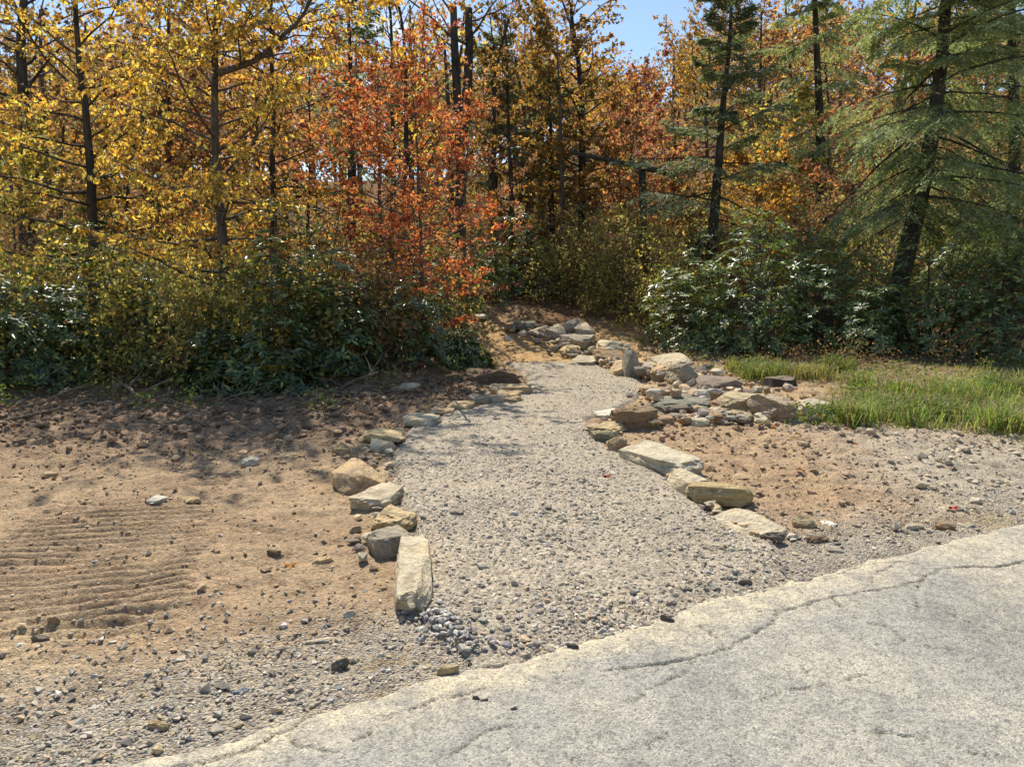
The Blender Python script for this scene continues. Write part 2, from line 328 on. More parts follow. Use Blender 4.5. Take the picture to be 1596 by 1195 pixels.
# ------------------------------------------------------------------ the ground
def axis(lo, hi, step, far, grow=1.16):
    a = list(np.arange(lo, hi, step)); s = step; v = a[-1]
    while v < far: s *= grow; v += s; a.append(v)
    s = step; v = lo; pre = []
    while v > -far: s *= grow; v -= s; pre.append(v)
    return np.array(pre[::-1] + a)
def soil_color(x, y):
    n1 = fbm(x, y, .9, 4, 71); n2 = fbm(x * .6, y * 1.4, 2.6, 4, 72)
    lerp = lambda a, b, t: a + (b - a) * np.clip(t, 0, 1)[:, None]
    c = np.tile(np.array([[.445, .315, .19]]), (len(x), 1))
    c = lerp(c, np.array([.56, .42, .25]), sstep(.0, .6, n1) * .9)
    c = lerp(c, np.array([.37, .255, .15]), sstep(.0, .5, fbm(x * .7, y * 1.3, 1.7, 4, 73)) * .8)
    left = sstep(-.1, -.7, x - xl(y))
    c = lerp(c, np.array([.29, .195, .12]), left * sstep(5.5 + .9 * n1, 7.6, y + .6 * n2))                 # moist churned topsoil
    right = sstep(.2, .6, x - xr(y)) * sstep(4.5, 5, y)
    c = lerp(c, np.array([.46, .315, .185]), right * sstep(3.9, 2.4, x + .5 * n1) * .85)
    c = lerp(c, np.array([.51, .43, .32]), right * sstep(2.2, 3.8, x + .8 * n1) * sstep(9., 6.5, y))
    gd = -inroad(x, y)
    c = lerp(c, np.array([.50, .43, .325]), sstep(1.0 + .6 * n1, .25, gd + .25 * n2) * .9)                  # grey road dust
    c = lerp(c, np.array([.50, .36, .16]), sstep(.3, .7, n2) * sstep(.5, .1, gd) * .7)
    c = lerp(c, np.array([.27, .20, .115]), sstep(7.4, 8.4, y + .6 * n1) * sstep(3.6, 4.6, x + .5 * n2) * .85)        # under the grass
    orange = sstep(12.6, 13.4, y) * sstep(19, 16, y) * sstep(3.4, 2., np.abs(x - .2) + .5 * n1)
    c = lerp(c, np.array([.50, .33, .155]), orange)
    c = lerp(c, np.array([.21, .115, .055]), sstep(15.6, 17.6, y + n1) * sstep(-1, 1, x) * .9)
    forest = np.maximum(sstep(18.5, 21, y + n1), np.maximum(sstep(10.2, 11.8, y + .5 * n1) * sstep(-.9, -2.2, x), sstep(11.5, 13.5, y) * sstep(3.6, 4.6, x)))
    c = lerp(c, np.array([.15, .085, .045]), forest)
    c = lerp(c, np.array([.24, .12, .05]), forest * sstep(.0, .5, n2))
    return c
def stony(x, y):
    n1 = fbm(x, y, 1.1, 3, 81); gd = -inroad(x, y)
    s = sstep(1.3, .1, gd + .5 * n1) * .9 + .22
    s = np.maximum(s, .5 * sstep(2.5, 4, x) * sstep(8, 6, y)); return np.clip(s, 0, 1) * sstep(11, 8, y)
xs = axis(-7.6, 8.6, .038, 420); ys = [2.0]
while ys[-1] < 14.5: ys.append(ys[-1] + max(.014, .0047 * ys[-1]))
s = .06
while ys[-1] < 900: s *= 1.035; ys.append(ys[-1] + s)
pre = []; s = .02; v = 2.0
while v > -420: s *= 1.22; v -= s; pre.append(v)
ys = np.array(pre[::-1] + ys)
X, Y = np.meshgrid(xs, ys); X = X.ravel(); Y = Y.ravel()
gf = grid_faces(len(ys), len(xs)); hid = ((inroad(X, Y) > .4) & (Y > -7.5) & (np.abs(X) < 60)) | (inpath(X, Y) > .35); gf = gf[~hid[gf].all(1)]      # nothing can be seen under road and path
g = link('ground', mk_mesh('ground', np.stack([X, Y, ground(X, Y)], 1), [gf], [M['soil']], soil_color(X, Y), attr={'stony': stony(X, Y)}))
tag(g, 'bare trampled brown dirt spreading to the woods', kind='structure')
# gravel path
ys = [2.6]
while ys[-1] < PATH_END + .15: ys.append(ys[-1] + max(.011, .0033 * ys[-1]))
ys = np.array(ys); ss = np.linspace(0, 1, 124)
Y = np.repeat(ys[:, None], 124, 1); XL = xl(ys)[:, None] - .2; XR = xr(ys)[:, None] + .2; X = XL + (XR - XL) * ss[None]
X = X.ravel(); Y = Y.ravel(); F = grid_faces(len(ys), 124); keep = (inroad(X, Y) < .18); F = F[keep[F].any(1)]
tag(link('gravel_path', mk_mesh('gravel_path', np.stack([X, Y, path_z(X, Y)], 1), [F], [M['gravel']])), 'pale crushed gravel footpath curving up from the road', kind='structure')
# asphalt road
xs = axis(-2.2, 5.2, .0135, 130, 1.25); ys = np.concatenate([-8.2 + np.arange(0, 10, .5), np.arange(2.0, 5.4, .0095), np.arange(5.4, 60, .6)])
X, Y = np.meshgrid(xs, ys); X = X.ravel(); Y = Y.ravel(); F = grid_faces(len(ys), len(xs)); ir = inroad(X, Y); keep = ir > -.16; F = F[keep[F].all(1)]
ck = crack(X, Y) * (Y > 1.9) * (Y < 5.4)
used = np.unique(F); rm = -np.ones(len(X), int); rm[used] = np.arange(len(used)); F = rm[F]; X, Y, ck, ir = X[used], Y[used], ck[used], ir[used]
dust = .85 * sstep(.40, .02, ir + .25 * fbm(X, Y, 2.2, 3, 91)) * sstep(2.2, 1.2, np.abs(X - .45)) + .5 * sstep(.2, .7, fbm(X, Y, .7, 3, 92)) + .35 * sstep(.3, .0, ir)
tag(link('asphalt_road', mk_mesh('asphalt_road', np.stack([X, Y, road_z(X, Y) - .02 * ck], 1), [F], [M['asphalt']], attr={'crack': ck, 'dusty': np.clip(dust, 0, 1)})), 'cracked pale grey asphalt road in the foreground', kind='structure')

# ------------------------------------------------------------------ stones
TAN, PALE, YEL, GREY, BRN, GRN, DRK, RED, WHT = (.56, .425, .25), (.68, .58, .405), (.68, .52, .28), (.45, .385, .29), (.30, .21, .125), (.64, .565, .41), (.22, .185, .145), (.46, .32, .19), (.74, .69, .56)
def stone_mesh(w, d, h, seed, k=.45, lump=.05, lay=.0, wedge=0., fine=True):
    """an angular rock of size w x d x h: a hull of jittered points, split finer, roughened; sits on z=0"""
    rg = np.random.default_rng(seed); bm = bmesh.new()
    npt = 15; pts = rg.normal(size=(npt, 3)); pts /= np.linalg.norm(pts, axis=1)[:, None]
    pts = np.sign(pts) * np.abs(pts) ** k
    pts *= rg.uniform(.80, 1.06, (npt, 1)); pts /= np.abs(pts).max(0)
    pts[:, 2] *= 1 + wedge * pts[:, 0]
    base = np.array([(math.cos(a), math.sin(a)) for a in np.arange(7) * .898 + rg.uniform(0, 1)]); base = np.sign(base) * np.abs(base) ** k * rg.uniform(.85, 1.02, (7, 1))
    pts = np.vstack([pts, np.column_stack([base, np.full(7, -1.)]), np.column_stack([base * rg.uniform(.9, 1.05, (7, 1)), rg.uniform(-.5, .1, 7)])])
    for p in pts: bm.verts.new(p)
    bmesh.ops.convex_hull(bm, input=bm.verts[:])
    for v in [v for v in bm.verts if not v.link_faces]: bm.verts.remove(v)
    bmesh.ops.dissolve_limit(bm, angle_limit=R(17), verts=bm.verts[:], edges=bm.edges[:])
    bmesh.ops.triangulate(bm, faces=bm.faces[:])
    for _ in range(3 if fine else 1):
        es = [e for e in bm.edges if e.calc_length() > .34]
        if es: bmesh.ops.subdivide_edges(bm, edges=es, cuts=1); bmesh.ops.triangulate(bm, faces=bm.faces[:])
    es = [e for e in bm.edges if e.calc_length() > (.24 if fine else .6)]
    if es: bmesh.ops.subdivide_edges(bm, edges=es, cuts=1); bmesh.ops.triangulate(bm, faces=bm.faces[:])
    bmesh.ops.smooth_vert(bm, verts=bm.verts[:], factor=.16, use_axis_x=True, use_axis_y=True, use_axis_z=True)
    co = np.array([v.co[:] for v in bm.verts]); nr = co / np.linalg.norm(co, axis=1)[:, None]
    f = lump * 1.35 * (1.1 * vn3(co * 2.2 + seed, seed) + .8 * vn3(co * 5 + seed, seed + 3) + .6 * vn3(co * 10, seed + 5))
    if lay: f = f + lay * np.sign(np.sin(co[:, 2] * 7 + 2.2 * vn3(co * 1.3, seed + 9) + 1.5 * co[:, 0] * wedge)) * .5
    co = co + nr * f[:, None]
    co = co / np.abs(co).max(0) * np.array((w / 2, d / 2, h / 2)); co[:, 2] += h / 2
    for v, c in zip(bm.verts, co): v.co = c
    me = bpy.data.meshes.new('stone'); bm.to_mesh(me); bm.free(); me.materials.append(M['stone'])
    me.polygons.foreach_set('use_smooth', [True] * len(me.polygons)); me.set_sharp_from_angle(angle=R(32)); return me
_sn = [100]
def stone(name, x0, y0, x1, y1, label, col=TAN, hf=.5, yaw=0, k=.45, lump=.05, lay=0., tilt=(0, 0), wedge=0., dz=0., bury=.16, group='stones edging the gravel path', D=None):
    _sn[0] += 1; rg = np.random.default_rng(_sn[0])
    p = gp((x0 + x1) / 2, y1 - 1); dist = math.hypot(p[1], CAMH); hp = (y1 - y0)
    w = (x1 - x0) * dist / FPX; h = max(.02, hf * hp * dist / FPX); d = max(w * .35, (1 - hf) * hp * p[1] ** 2 / (FPX * max(.6, CAMH - h)))
    d = min(d, w * 1.9) if D is None else D
    hh = h / (1 - bury)
    me = stone_mesh(w * 1.12, d, hh, _sn[0], k, lump, lay, wedge, x1 - x0 > 36)
    cx, cy = p[0], p[1] + d * .48
    cx *= cy / p[1]
    zg = float(np.max(topz(np.array([cx, p[0], p[0] - w * .4, p[0] + w * .4]), np.array([cy, p[1] - .08, p[1] - .08, p[1] - .08])))) - .008
    o = link(name, me, None, (cx, cy, zg - hh * bury + dz)); o.rotation_euler = (R(tilt[0]), R(tilt[1]), R(yaw))
    j = rg.uniform(.88, 1.08) * rg.uniform(.98, 1.02, 3); o.color = (*[c * q for c, q in zip(col, j)], 1); tag(o, label, 'stone', group); return o
def slab(name, a, b, w, h, label, col, k=.35, lump=.03, lay=0., dz=0., bury=.3, tilt=0., roll=0., group='stones edging the gravel path', wedge=0.):
    """a long stone lying between two ground pixels"""
    _sn[0] += 1; A = gp(*a); B = gp(*b); d = B - A; ln = math.hypot(d[0], d[1])
    me = stone_mesh(ln, w, h / (1 - bury), _sn[0], k, lump, lay, wedge); c = (A + B) / 2
    o = link(name, me, None, (c[0], c[1], c[2] - h / (1 - bury) * bury + dz)); o.rotation_euler = (R(roll), R(tilt), math.atan2(d[1], d[0]))
    o.color = (*col, 1); tag(o, label, 'stone', group); return o
B_ = 'border_stone'
# left edge, from the road up
slab(B_, (640, 965), (646, 858), .215, .14, 'long pale slab nearest the road on the left path edge', PALE, k=.4, lump=.045, bury=.12, dz=.005, tilt=-2)
stone(B_, 578, 806, 646, 872, 'grey boulder with a dark left face behind the long pale slab', GREY, .62, 25, .6, wedge=.2)
stone(B_, 586, 772, 648, 832, 'yellowish blocky stone between the grey boulder and a flat slab', YEL, .5, -25, .5, lump=.07, lay=.04)
stone(B_, 558, 738, 624, 796, 'pale flat slab with a cracked top on the left path edge', PALE, .42, -20, .35, lay=.05)
stone(B_, 528, 700, 608, 772, 'large tan rounded stone leaning out from the left path edge', TAN, .55, 30, .7, wedge=.25, tilt=(0, -8))
stone(B_, 568, 668, 630, 694, 'pale cream flat stone bridging over a small block', YEL, .45, 5, .4, dz=.03)
stone(B_, 576, 680, 614, 706, 'small cream block tucked under a flat cream stone', PALE, .7, 15, .35)
stone(B_, 630, 645, 688, 670, 'low whitish stone half sunk at the left gravel edge', PALE, .5, -20, .55)
stone(B_, 678, 637, 712, 650, 'thin low stone barely above the gravel, left edge', TAN, .5, -12, .5)
stone(B_, 700, 627, 738, 644, 'flat cream stone left of the grey round one', YEL, .5, -15, .5)
stone(B_, 729, 613, 768, 635, 'smooth grey rounded stone near the brown slab pile', GREY, .65, 10, .8, lump=.03)
stone(B_, 760, 615, 782, 634, 'little pale wedge stone beside the grey rounded one', PALE, .6, 30, .5)
stone(B_, 768, 606, 812, 634, 'knobbly tan stone in front of the long tan slab', TAN, .7, -10, .7, lump=.13)
stone(B_, 764, 594, 828, 620, 'long tan slab jutting right toward the gravel', TAN, .55, -8, .4, lump=.05, D=.35)
stone('earth_block', 724, 575, 810, 602, 'square dark brown block of earth at the far left path edge', (.20, .135, .085), .75, -5, .3, lump=.06)['category'] = 'earth block'
# right edge, from the road up
slab(B_, (1128, 806), (1205, 842), .40, .075, 'broad whitish slab sunk flat nearest the road on the right', PALE, k=.35, lump=.04, bury=.4, roll=3)
stone(B_, 1068, 738, 1166, 792, 'honey tan block with a shadowed right end', (.50, .38, .20), .52, -14, .4, lump=.05)
slab(B_, (1042, 756), (1092, 776), .22, .15, 'narrow pale slab on edge between greenish slab and tan block', PALE, k=.32, lump=.03, bury=.3)
slab(B_, (978, 708), (1092, 748), .42, .15, 'longest greenish white slab on the right path edge', GRN, k=.34, lump=.035, lay=.06, bury=.3, roll=4)
stone(B_, 945, 680, 974, 710, 'small reddish brown stone at the tip of the greenish slab', RED, .75, 20, .6)
stone(B_, 922, 670, 962, 694, 'mossy green grey stone just above the small brown one', (.28, .25, .16), .6, 10, .5)
stone(B_, 916, 650, 974, 684, 'rough tan rubble stone below the bright white slab', TAN, .5, -20, .6, lump=.12)
stone(B_, 928, 634, 970, 656, 'brightest white slab left of the dark faced block', WHT, .4, 5, .35)
stone(B_, 952, 632, 1020, 674, 'block with pale top and deep brown shadowed front', BRN, .8, 8, .35, lump=.06, wedge=.1)
G2 = 'rubble stones heaped right of the path'
for i, (a, lab, c, kk) in enumerate([((996, 650, 1027, 667), 'small pale rounded stone right of the dark faced block', PALE, .7), ((1024, 649, 1047, 670), 'small orange tan cobble second right of dark faced block', RED, .6),
        ((1044, 646, 1072, 664), 'small pointed grey stone in the low rubble row', GREY, .5), ((1060, 652, 1088, 670), 'small tan cobble at the front middle of the rubble row', TAN, .6), ((1072, 656, 1104, 672), 'flat pale cobble at the front of the rubble row', PALE, .55),
        ((1086, 642, 1132, 667), 'tan split cobble near the right end of the rubble row', RED, .55), ((1126, 648, 1154, 664), 'tan cobble ending the low rubble row on the right', TAN, .7)]):
    stone('rubble_stone', *a, lab, c, .65, (i * 37) % 60 - 30, kk, .09, group=G2)
stone('rubble_stone', 1032, 628, 1074, 654, 'dark grey triangular stone behind the low rubble row', DRK, .7, 20, .5, .08, group=G2)
stone('rubble_stone', 1012, 614, 1104, 646, 'wide grey green stone with a dark right end', (.30, .29, .22), .6, -12, .45, .07, group=G2)
slab('rubble_stone', (1102, 650), (1180, 658), .34, .13, 'long flat tan slab under the large golden boulder', TAN, k=.35, lump=.05, bury=.2, group=G2)
stone('boulder', 1106, 603, 1190, 645, 'large golden tan boulder in the middle of the stone heap', (.56, .46, .28), .72, 15, .6, .06, lay=.03, wedge=.15, group=G2)
stone('rubble_stone', 1078, 584, 1158, 618, 'flat brown overhanging slab above the golden boulder', (.36, .29, .22), .6, -8, .4, .05, dz=.06, group=G2)
stone('rubble_stone', 1060, 598, 1098, 628, 'grey leaning triangular slab left of the golden boulder', GREY, .8, 35, .4, .05, tilt=(0, 18), group=G2)
stone('rubble_stone', 1094, 616, 1114, 638, 'little tan chip wedged beside the golden boulder', TAN, .7, 10, .5, group=G2)
stone('rubble_stone', 998, 594, 1064, 622, 'layered tan stone beside the gravel at the heap foot', TAN, .55, 12, .5, .06, lay=.07, group=G2)
stone('rubble_stone', 1036, 570, 1084, 610, 'tilted banded boulder on top of the stone heap', (.44, .37, .26), .85, 15, .5, .05, lay=.08, tilt=(0, 24), dz=.05, group=G2)
stone('rubble_stone', 1014, 570, 1052, 598, 'tan banded stone left of the tilted boulder', TAN, .75, -15, .5, .06, lay=.05, tilt=(0, -14), dz=.03, group=G2)
stone('rubble_stone', 1013, 554, 1074, 580, 'pale flat stone topping the back of the heap', PALE, .55, 8, .5, .05, dz=.05, tilt=(0, -8), group=G2)
stone('rubble_stone', 1056, 566, 1098, 594, 'dark slanted stone at the back right of the heap', DRK, .75, -20, .45, .06, tilt=(0, 15), group=G2)
stone('rubble_stone', 990, 560, 1022, 586, 'upright square tan block beside the standing stone', TAN, .85, -10, .4, .04, group=G2)
stone('standing_stone', 967, 541, 994, 592, 'tall narrow stone standing on end beside the gravel', (.40, .36, .28), .95, 10, .4, .06, tilt=(0, 12), group=G2, D=.3)
stone('rubble_stone', 950, 564, 986, 590, 'tan wedge leaning on the foot of the standing stone', TAN, .75, 20, .5, group=G2, tilt=(0, -15))
stone('rubble_stone', 922, 546, 972, 570, 'dark brown flat slab left of the standing stone', BRN, .6, -4, .35, group=G2)
stone('rubble_stone', 924, 531, 978, 552, 'pale rounded stone alone on the bank above the brown slab', PALE, .65, 10, .75, group=G2)
G3 = 'stones along the far drain'
stone('rubble_stone', 893, 548, 934, 574, 'pale flat broken slab at the far gravel corner', PALE, .45, -25, .4, lay=.05, group=G3)
stone('rubble_stone', 873, 540, 904, 556, 'cream yellow stone at the tip of the orange dirt', YEL, .6, -10, .5, group=G3)
stone('rubble_stone', 872, 522, 924, 548, 'wide grey flat stone in the far pile', GREY, .6, -15, .45, group=G3)
stone('rubble_stone', 875, 506, 908, 530, 'slanted pale slab leaning on the far pile', (.46, .43, .35), .7, -20, .35, tilt=(0, -28), dz=.1, group=G3)
stone('rubble_stone', 896, 510, 924, 534, 'slanted grey slab right of the pale leaning one', GREY, .8, 10, .4, tilt=(0, -20), dz=.06, group=G3)
stone('rubble_stone', 846, 507, 882, 536, 'rounded grey boulder at the left of the far pile', GREY, .8, 0, .75, group=G3)
stone('rubble_stone', 826, 509, 852, 525, 'small pale slab pointing up left of the far pile', PALE, .6, -25, .4, tilt=(0, -18), group=G3)
stone('rubble_stone', 794, 504, 838, 522, 'low greenish grey stone highest along the far drain', (.28, .28, .21), .55, -10, .5, group=G3)
stone('rubble_stone', 733, 493, 760, 504, 'tiny white stone beyond the dirt rise under dark leaves', WHT, .6, 0, .6, group=G3)
stone('rubble_stone', 905, 528, 926, 545, 'small dark cube stone ending the far pile', DRK, .8, 15, .4, group=G3)
stone('boulder', 1180, 606, 1246, 662, 'purplish brown boulder sunk in soil left of pale boulder', (.42, .34, .24), .68, 20, .65, .07, group=G2, wedge=-.1)
stone('boulder', 1212, 618, 1294, 662, 'big cream boulder at the grass edge with grey front', (.58, .51, .38), .66, 8, .5, .06, lay=.03, group=G2)
G4 = 'loose stones on the dirt'
for a, lab, c, hf, kk in [((518, 692, 547, 712), 'round tan stone alone on dirt left of cream block', TAN, .8, .8), ((377, 711, 402, 729), 'white angular stone on the dark dirt at left', WHT, .6, .45), ((422, 704, 462, 718), 'thin flat tan stone on the dark dirt at left', TAN, .4, .5),
        ((232, 772, 258, 790), 'chalky white stone left of the treads', WHT, .4, .5), ((286, 772, 314, 786), 'flat cream stone on tan dirt near the chalky one', YEL, .5, .6), ((488, 864, 518, 880), 'tan cobble on dirt left of the path row', TAN, .6, .6),
        ((416, 850, 438, 866), 'brown cobble at the top of the grey gravel patch', BRN, .7, .7), ((536, 948, 556, 964), 'small white stone left of the long pale slab', WHT, .7, .6), ((476, 992, 520, 1002), 'long thin flat stone lying left of the long slab', PALE, .4, .5),
        ((514, 1026, 546, 1046), 'dark angular stone left of the road tip', DRK, .7, .5), ((232, 1120, 262, 1146), 'tan stone near the bottom left road edge', TAN, .6, .5), ((682, 1036, 714, 1056), 'smooth cream stone on the road edge under the gravel', YEL, .6, .75),
        ((50, 984, 78, 1000), 'dark stone on the far left dirt', DRK, .7, .5), ((76, 960, 94, 976), 'brown clod on the far left dirt', BRN, .8, .7), ((362, 1072, 388, 1088), 'blue grey slate chip by the road', (.28, .30, .33), .4, .4),
        ((1236, 796, 1270, 822), 'tan angular stone right of the broad whitish slab', TAN, .75, .45), ((1254, 834, 1292, 852), 'dark brown flat stone near the right road edge', BRN, .6, .5), ((1184, 832, 1224, 850), 'dark grey stone at the tip of the whitish slab', DRK, .6, .5),
        ((1454, 810, 1486, 830), 'brown stone close to the road at far right', BRN, .65, .5), ((1492, 812, 1518, 826), 'pale flat stone right of the brown one by the road', PALE, .5, .6), ((1280, 806, 1304, 820), 'whitish flat chip right of the tan angular stone', WHT, .4, .5),
        ((1150, 900, 1172, 914), 'dark pebble on gravel near the road corner', DRK, .8, .6), ((1090, 846, 1130, 868), 'flat broken stone in the gravel below the whitish slab', GREY, .35, .5), ((700, 796, 722, 812), 'grey chip in the gravel beside the yellowish block', GREY, .5, .5),
        ((884, 1008, 902, 1020), 'dark stone lying on the road off the gravel edge', DRK, .8, .6), ((736, 1090, 748, 1100), 'left dark pebble of two on the road', DRK, .8, .6), ((749, 1092, 760, 1102), 'right dark pebble of two on the road', DRK, .8, .6), ((796, 1108, 806, 1117), 'lone dark pebble on the road right of the pair', DRK, .8, .6),
        ((610, 768, 632, 784), 'dusty chip of stone in the gravel near the left slab', TAN, .5, .5), ((1030, 962, 1050, 976), 'dark cobble at the gravel lip by the road', DRK, .8, .6), ((618, 596, 650, 612), 'pale stone on the dug bank left of the brown block', PALE, .5, .5), ((560, 612, 586, 622), 'tan stone on the dug bank under the bushes', TAN, .5, .5)]:
    stone('loose_stone', *a, lab, c, hf, (a[0] * 7) % 80 - 40, kk + .25, .12, bury=.15, group=G4)

# ------------------------------------------------------------------ pebbles and clods (nobody could count them)
PH = (1 + 5 ** .5) / 2
def rocklets(P, size, col, seed, yaw=None, ico=False, flat=(.45, .8), sink=.3):
    rg = np.random.default_rng(seed); n = len(P)
    if ico:
        b = np.array([(-1, PH, 0), (1, PH, 0), (-1, -PH, 0), (1, -PH, 0), (0, -1, PH), (0, 1, PH), (0, -1, -PH), (0, 1, -PH), (PH, 0, -1), (PH, 0, 1), (-PH, 0, -1), (-PH, 0, 1)]) / 1.9
        f = np.array([(0, 11, 5), (0, 5, 1), (0, 1, 7), (0, 7, 10), (0, 10, 11), (1, 5, 9), (5, 11, 4), (11, 10, 2), (10, 7, 6), (7, 1, 8), (3, 9, 4), (3, 4, 2), (3, 2, 6), (3, 6, 8), (3, 8, 9), (4, 9, 5), (2, 4, 11), (6, 2, 10), (8, 6, 7), (9, 8, 1)])
    else:
        b = np.array([(1, 0, 0), (0, 1, 0), (-1, 0, 0), (0, -1, 0), (.1, 0, 1), (0, .1, -1.)]); f = np.array([(0, 1, 4), (1, 2, 4), (2, 3, 4), (3, 0, 4), (1, 0, 5), (2, 1, 5), (3, 2, 5), (0, 3, 5)])
    V = b[None] * rg.uniform(.7, 1.25, (n, len(b), 1)) + rg.normal(0, .13, (n, len(b), 3))
    # random tumble then flatten
    q = rg.normal(size=(n, 4)); q /= np.linalg.norm(q, axis=1)[:, None]; w, x, y, z = q.T
    Rm = np.stack([1 - 2 * (y * y + z * z), 2 * (x * y - z * w), 2 * (x * z + y * w), 2 * (x * y + z * w), 1 - 2 * (x * x + z * z), 2 * (y * z - x * w), 2 * (x * z - y * w), 2 * (y * z + x * w), 1 - 2 * (x * x + y * y)], 1).reshape(n, 3, 3)
    V = np.einsum('nij,nvj->nvi', Rm, V); fl = rg.uniform(*flat, n); el = rg.uniform(.75, 1.3, n); a = rg.uniform(0, 6.28, n)
    V = V * np.stack([el, 1 / el, fl], 1)[:, None, :]; c, s_ = np.cos(a)[:, None], np.sin(a)[:, None]
    V = np.stack([V[:, :, 0] * c - V[:, :, 1] * s_, V[:, :, 0] * s_ + V[:, :, 1] * c, V[:, :, 2]], 2) * size[:, None, None] * .5
    V = V + P[:, None, :]; V[:, :, 2] += (size * fl * (.5 - sink))[:, None]
    F = (f[None] + (np.arange(n) * len(b))[:, None, None]).reshape(-1, 3)
    return V.reshape(-1, 3), F, np.repeat(col, len(b), 0)
def scatter(n, xr_, yr_, dens, seed, power=1.6):
    """random ground points, thicker near the viewer, kept with probability dens"""
    rg = np.random.default_rng(seed); u = rg.random(n); a, b = yr_
    y = (a ** (1 - power) + u * (b ** (1 - power) - a ** (1 - power))) ** (1 / (1 - power))
    x = rg.uniform(xr_[0], xr_[1], n) ; x = x * y / yr_[1] if xr_[0] < -20 else x
    k = rg.random(n) < dens(x, y); return x[k], y[k]
def stuff(name, label, packs, mat, smooth=False):
    V = []; F = []; C = []; o = 0
    for v, f, c in packs: V.append(v); F.append(f + o); C.append(c); o += len(v)
    return tag(link(name, mk_mesh(name, np.vstack(V), [np.vstack(F)], [mat], np.vstack(C), smooth=smooth)), label, kind='stuff')
rg = np.random.default_rng(5)
def pal(n, cols, w, seed, jit=.18):
    r = np.random.default_rng(seed); c = np.array(cols)[r.choice(len(cols), n, p=np.array(w) / sum(w))]; return c * r.uniform(1 - jit, 1 + jit, (n, 1)) * r.uniform(.96, 1.04, (n, 3))
GC = [(.42, .36, .275), (.50, .43, .33), (.35, .305, .24), (.21, .185, .155), (.38, .35, .31), (.64, .57, .46), (.43, .31, .20)]
GW = [30, 30, 15, 5, 7, 7, 5]
dp = lambda x, y: (inpath(x, y) > -.06) * (inroad(x, y) < .05) * np.clip(.45 + .8 * fbm(x, y, 1.6, 3, 111), .15, 1)
x, y = scatter(62000, (-1.7, 2.2), (2.95, 13.2), dp, 11, 1.9)
sz = np.random.default_rng(1).lognormal(math.log(.0145), .42, len(x)); P = np.stack([x, y, topz(x, y)], 1)
p1 = rocklets(P, np.clip(sz, .006, .04), pal(len(x), GC, GW, 2), 3, sink=.36)
x, y = scatter(5200, (-1.7, 2.2), (2.95, 11), lambda x, y: (inpath(x, y) > -.02) * (inroad(x, y) < .06) * (.12 + .75 * sstep(-.1, .4, fbm(x, y, 1.9, 3, 113)) + .6 * sstep(-.5, -.1, inroad(x, y))), 12, 2.3)
sz = np.random.default_rng(7).lognormal(math.log(.025), .35, len(x)).clip(.014, .055); P = np.stack([x, y, topz(x, y)], 1)
p2 = rocklets(P, sz, pal(len(x), GC, [14, 14, 24, 22, 14, 6, 6], 8), 9, ico=True)
# the blue-grey pile at the left corner of the path
n = 170; t = rg.random(n); a, b = gp(655, 955)[:2], gp(735, 1022)[:2]; q = a + (b - a) * t[:, None] + rg.normal(0, .045, (n, 2))
p3 = rocklets(np.stack([q[:, 0], q[:, 1], topz(q[:, 0], q[:, 1]) + rg.uniform(0, .025, n)], 1), rg.uniform(.014, .034, n), pal(n, [(.34, .315, .29), (.45, .41, .36), (.22, .20, .185), (.58, .53, .46)], [4, 3, 3, 1], 4), 14, ico=True)
stuff('path_gravel', 'loose crushed gravel scattered over the footpath', [p1, p2, p3], M['pebble'])
# roadside gravel on the left and right shoulders
dl = lambda x, y: (inpath(x, y) < -.05) * (inroad(x, y) < .01) * np.clip(sstep(1.5, .1, -inroad(x, y) + .5 * fbm(x, y, 1.3, 3, 121)) + .12, 0, 1) * sstep(10, 6, y)
x, y = scatter(34000, (-5, 6.5), (2.1, 9), dl, 21, 2.2)
sz = np.random.default_rng(3).lognormal(math.log(.016), .45, len(x)); P = np.stack([x, y, topz(x, y)], 1)
q1 = rocklets(P, np.clip(sz, .006, .05), pal(len(x), GC + [(.46, .36, .22)], [20, 20, 18, 9, 14, 6, 5, 16], 22), 23)
stuff('roadside_gravel', 'grey and tan gravel strewn along the road shoulder', [q1], M['pebble'])
# clods of earth
dc = lambda x, y: (inpath(x, y) < -.08) * (inroad(x, y) < -.15) * np.clip(.16 + .84 * sstep(5, 8, y) * (x < xl(y)) + .45 * (x > xr(y)) + .5 * sstep(13.2, 14.5, y), 0, 1) * (1 - sstep(3.4, 4.3, x) * sstep(7.2, 8, y)) * (1 - .9 * sstep(12.7, 13.2, y) * sstep(16.6, 15.6, y) * sstep(1.6, 1., np.abs(x - .1 + .12 * (y - 13))))
x, y = scatter(42000, (-8, 7), (3., 19), dc, 31, 1.25)
sz = np.random.default_rng(3).lognormal(math.log(.038), .5, len(x)); sz = np.clip(sz, .012, .17) * (.6 + .5 * sstep(5, 9, y)); P = np.stack([x, y, topz(x, y)], 1)
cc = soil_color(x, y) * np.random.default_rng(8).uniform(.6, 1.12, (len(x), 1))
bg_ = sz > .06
stuff('earth_clods', 'crumbled lumps of dug earth over the bare dirt', [rocklets(P[~bg_], sz[~bg_], cc[~bg_], 33, sink=.25), rocklets(P[bg_], sz[bg_], cc[bg_], 34, ico=True, sink=.25)], M['pebble'])

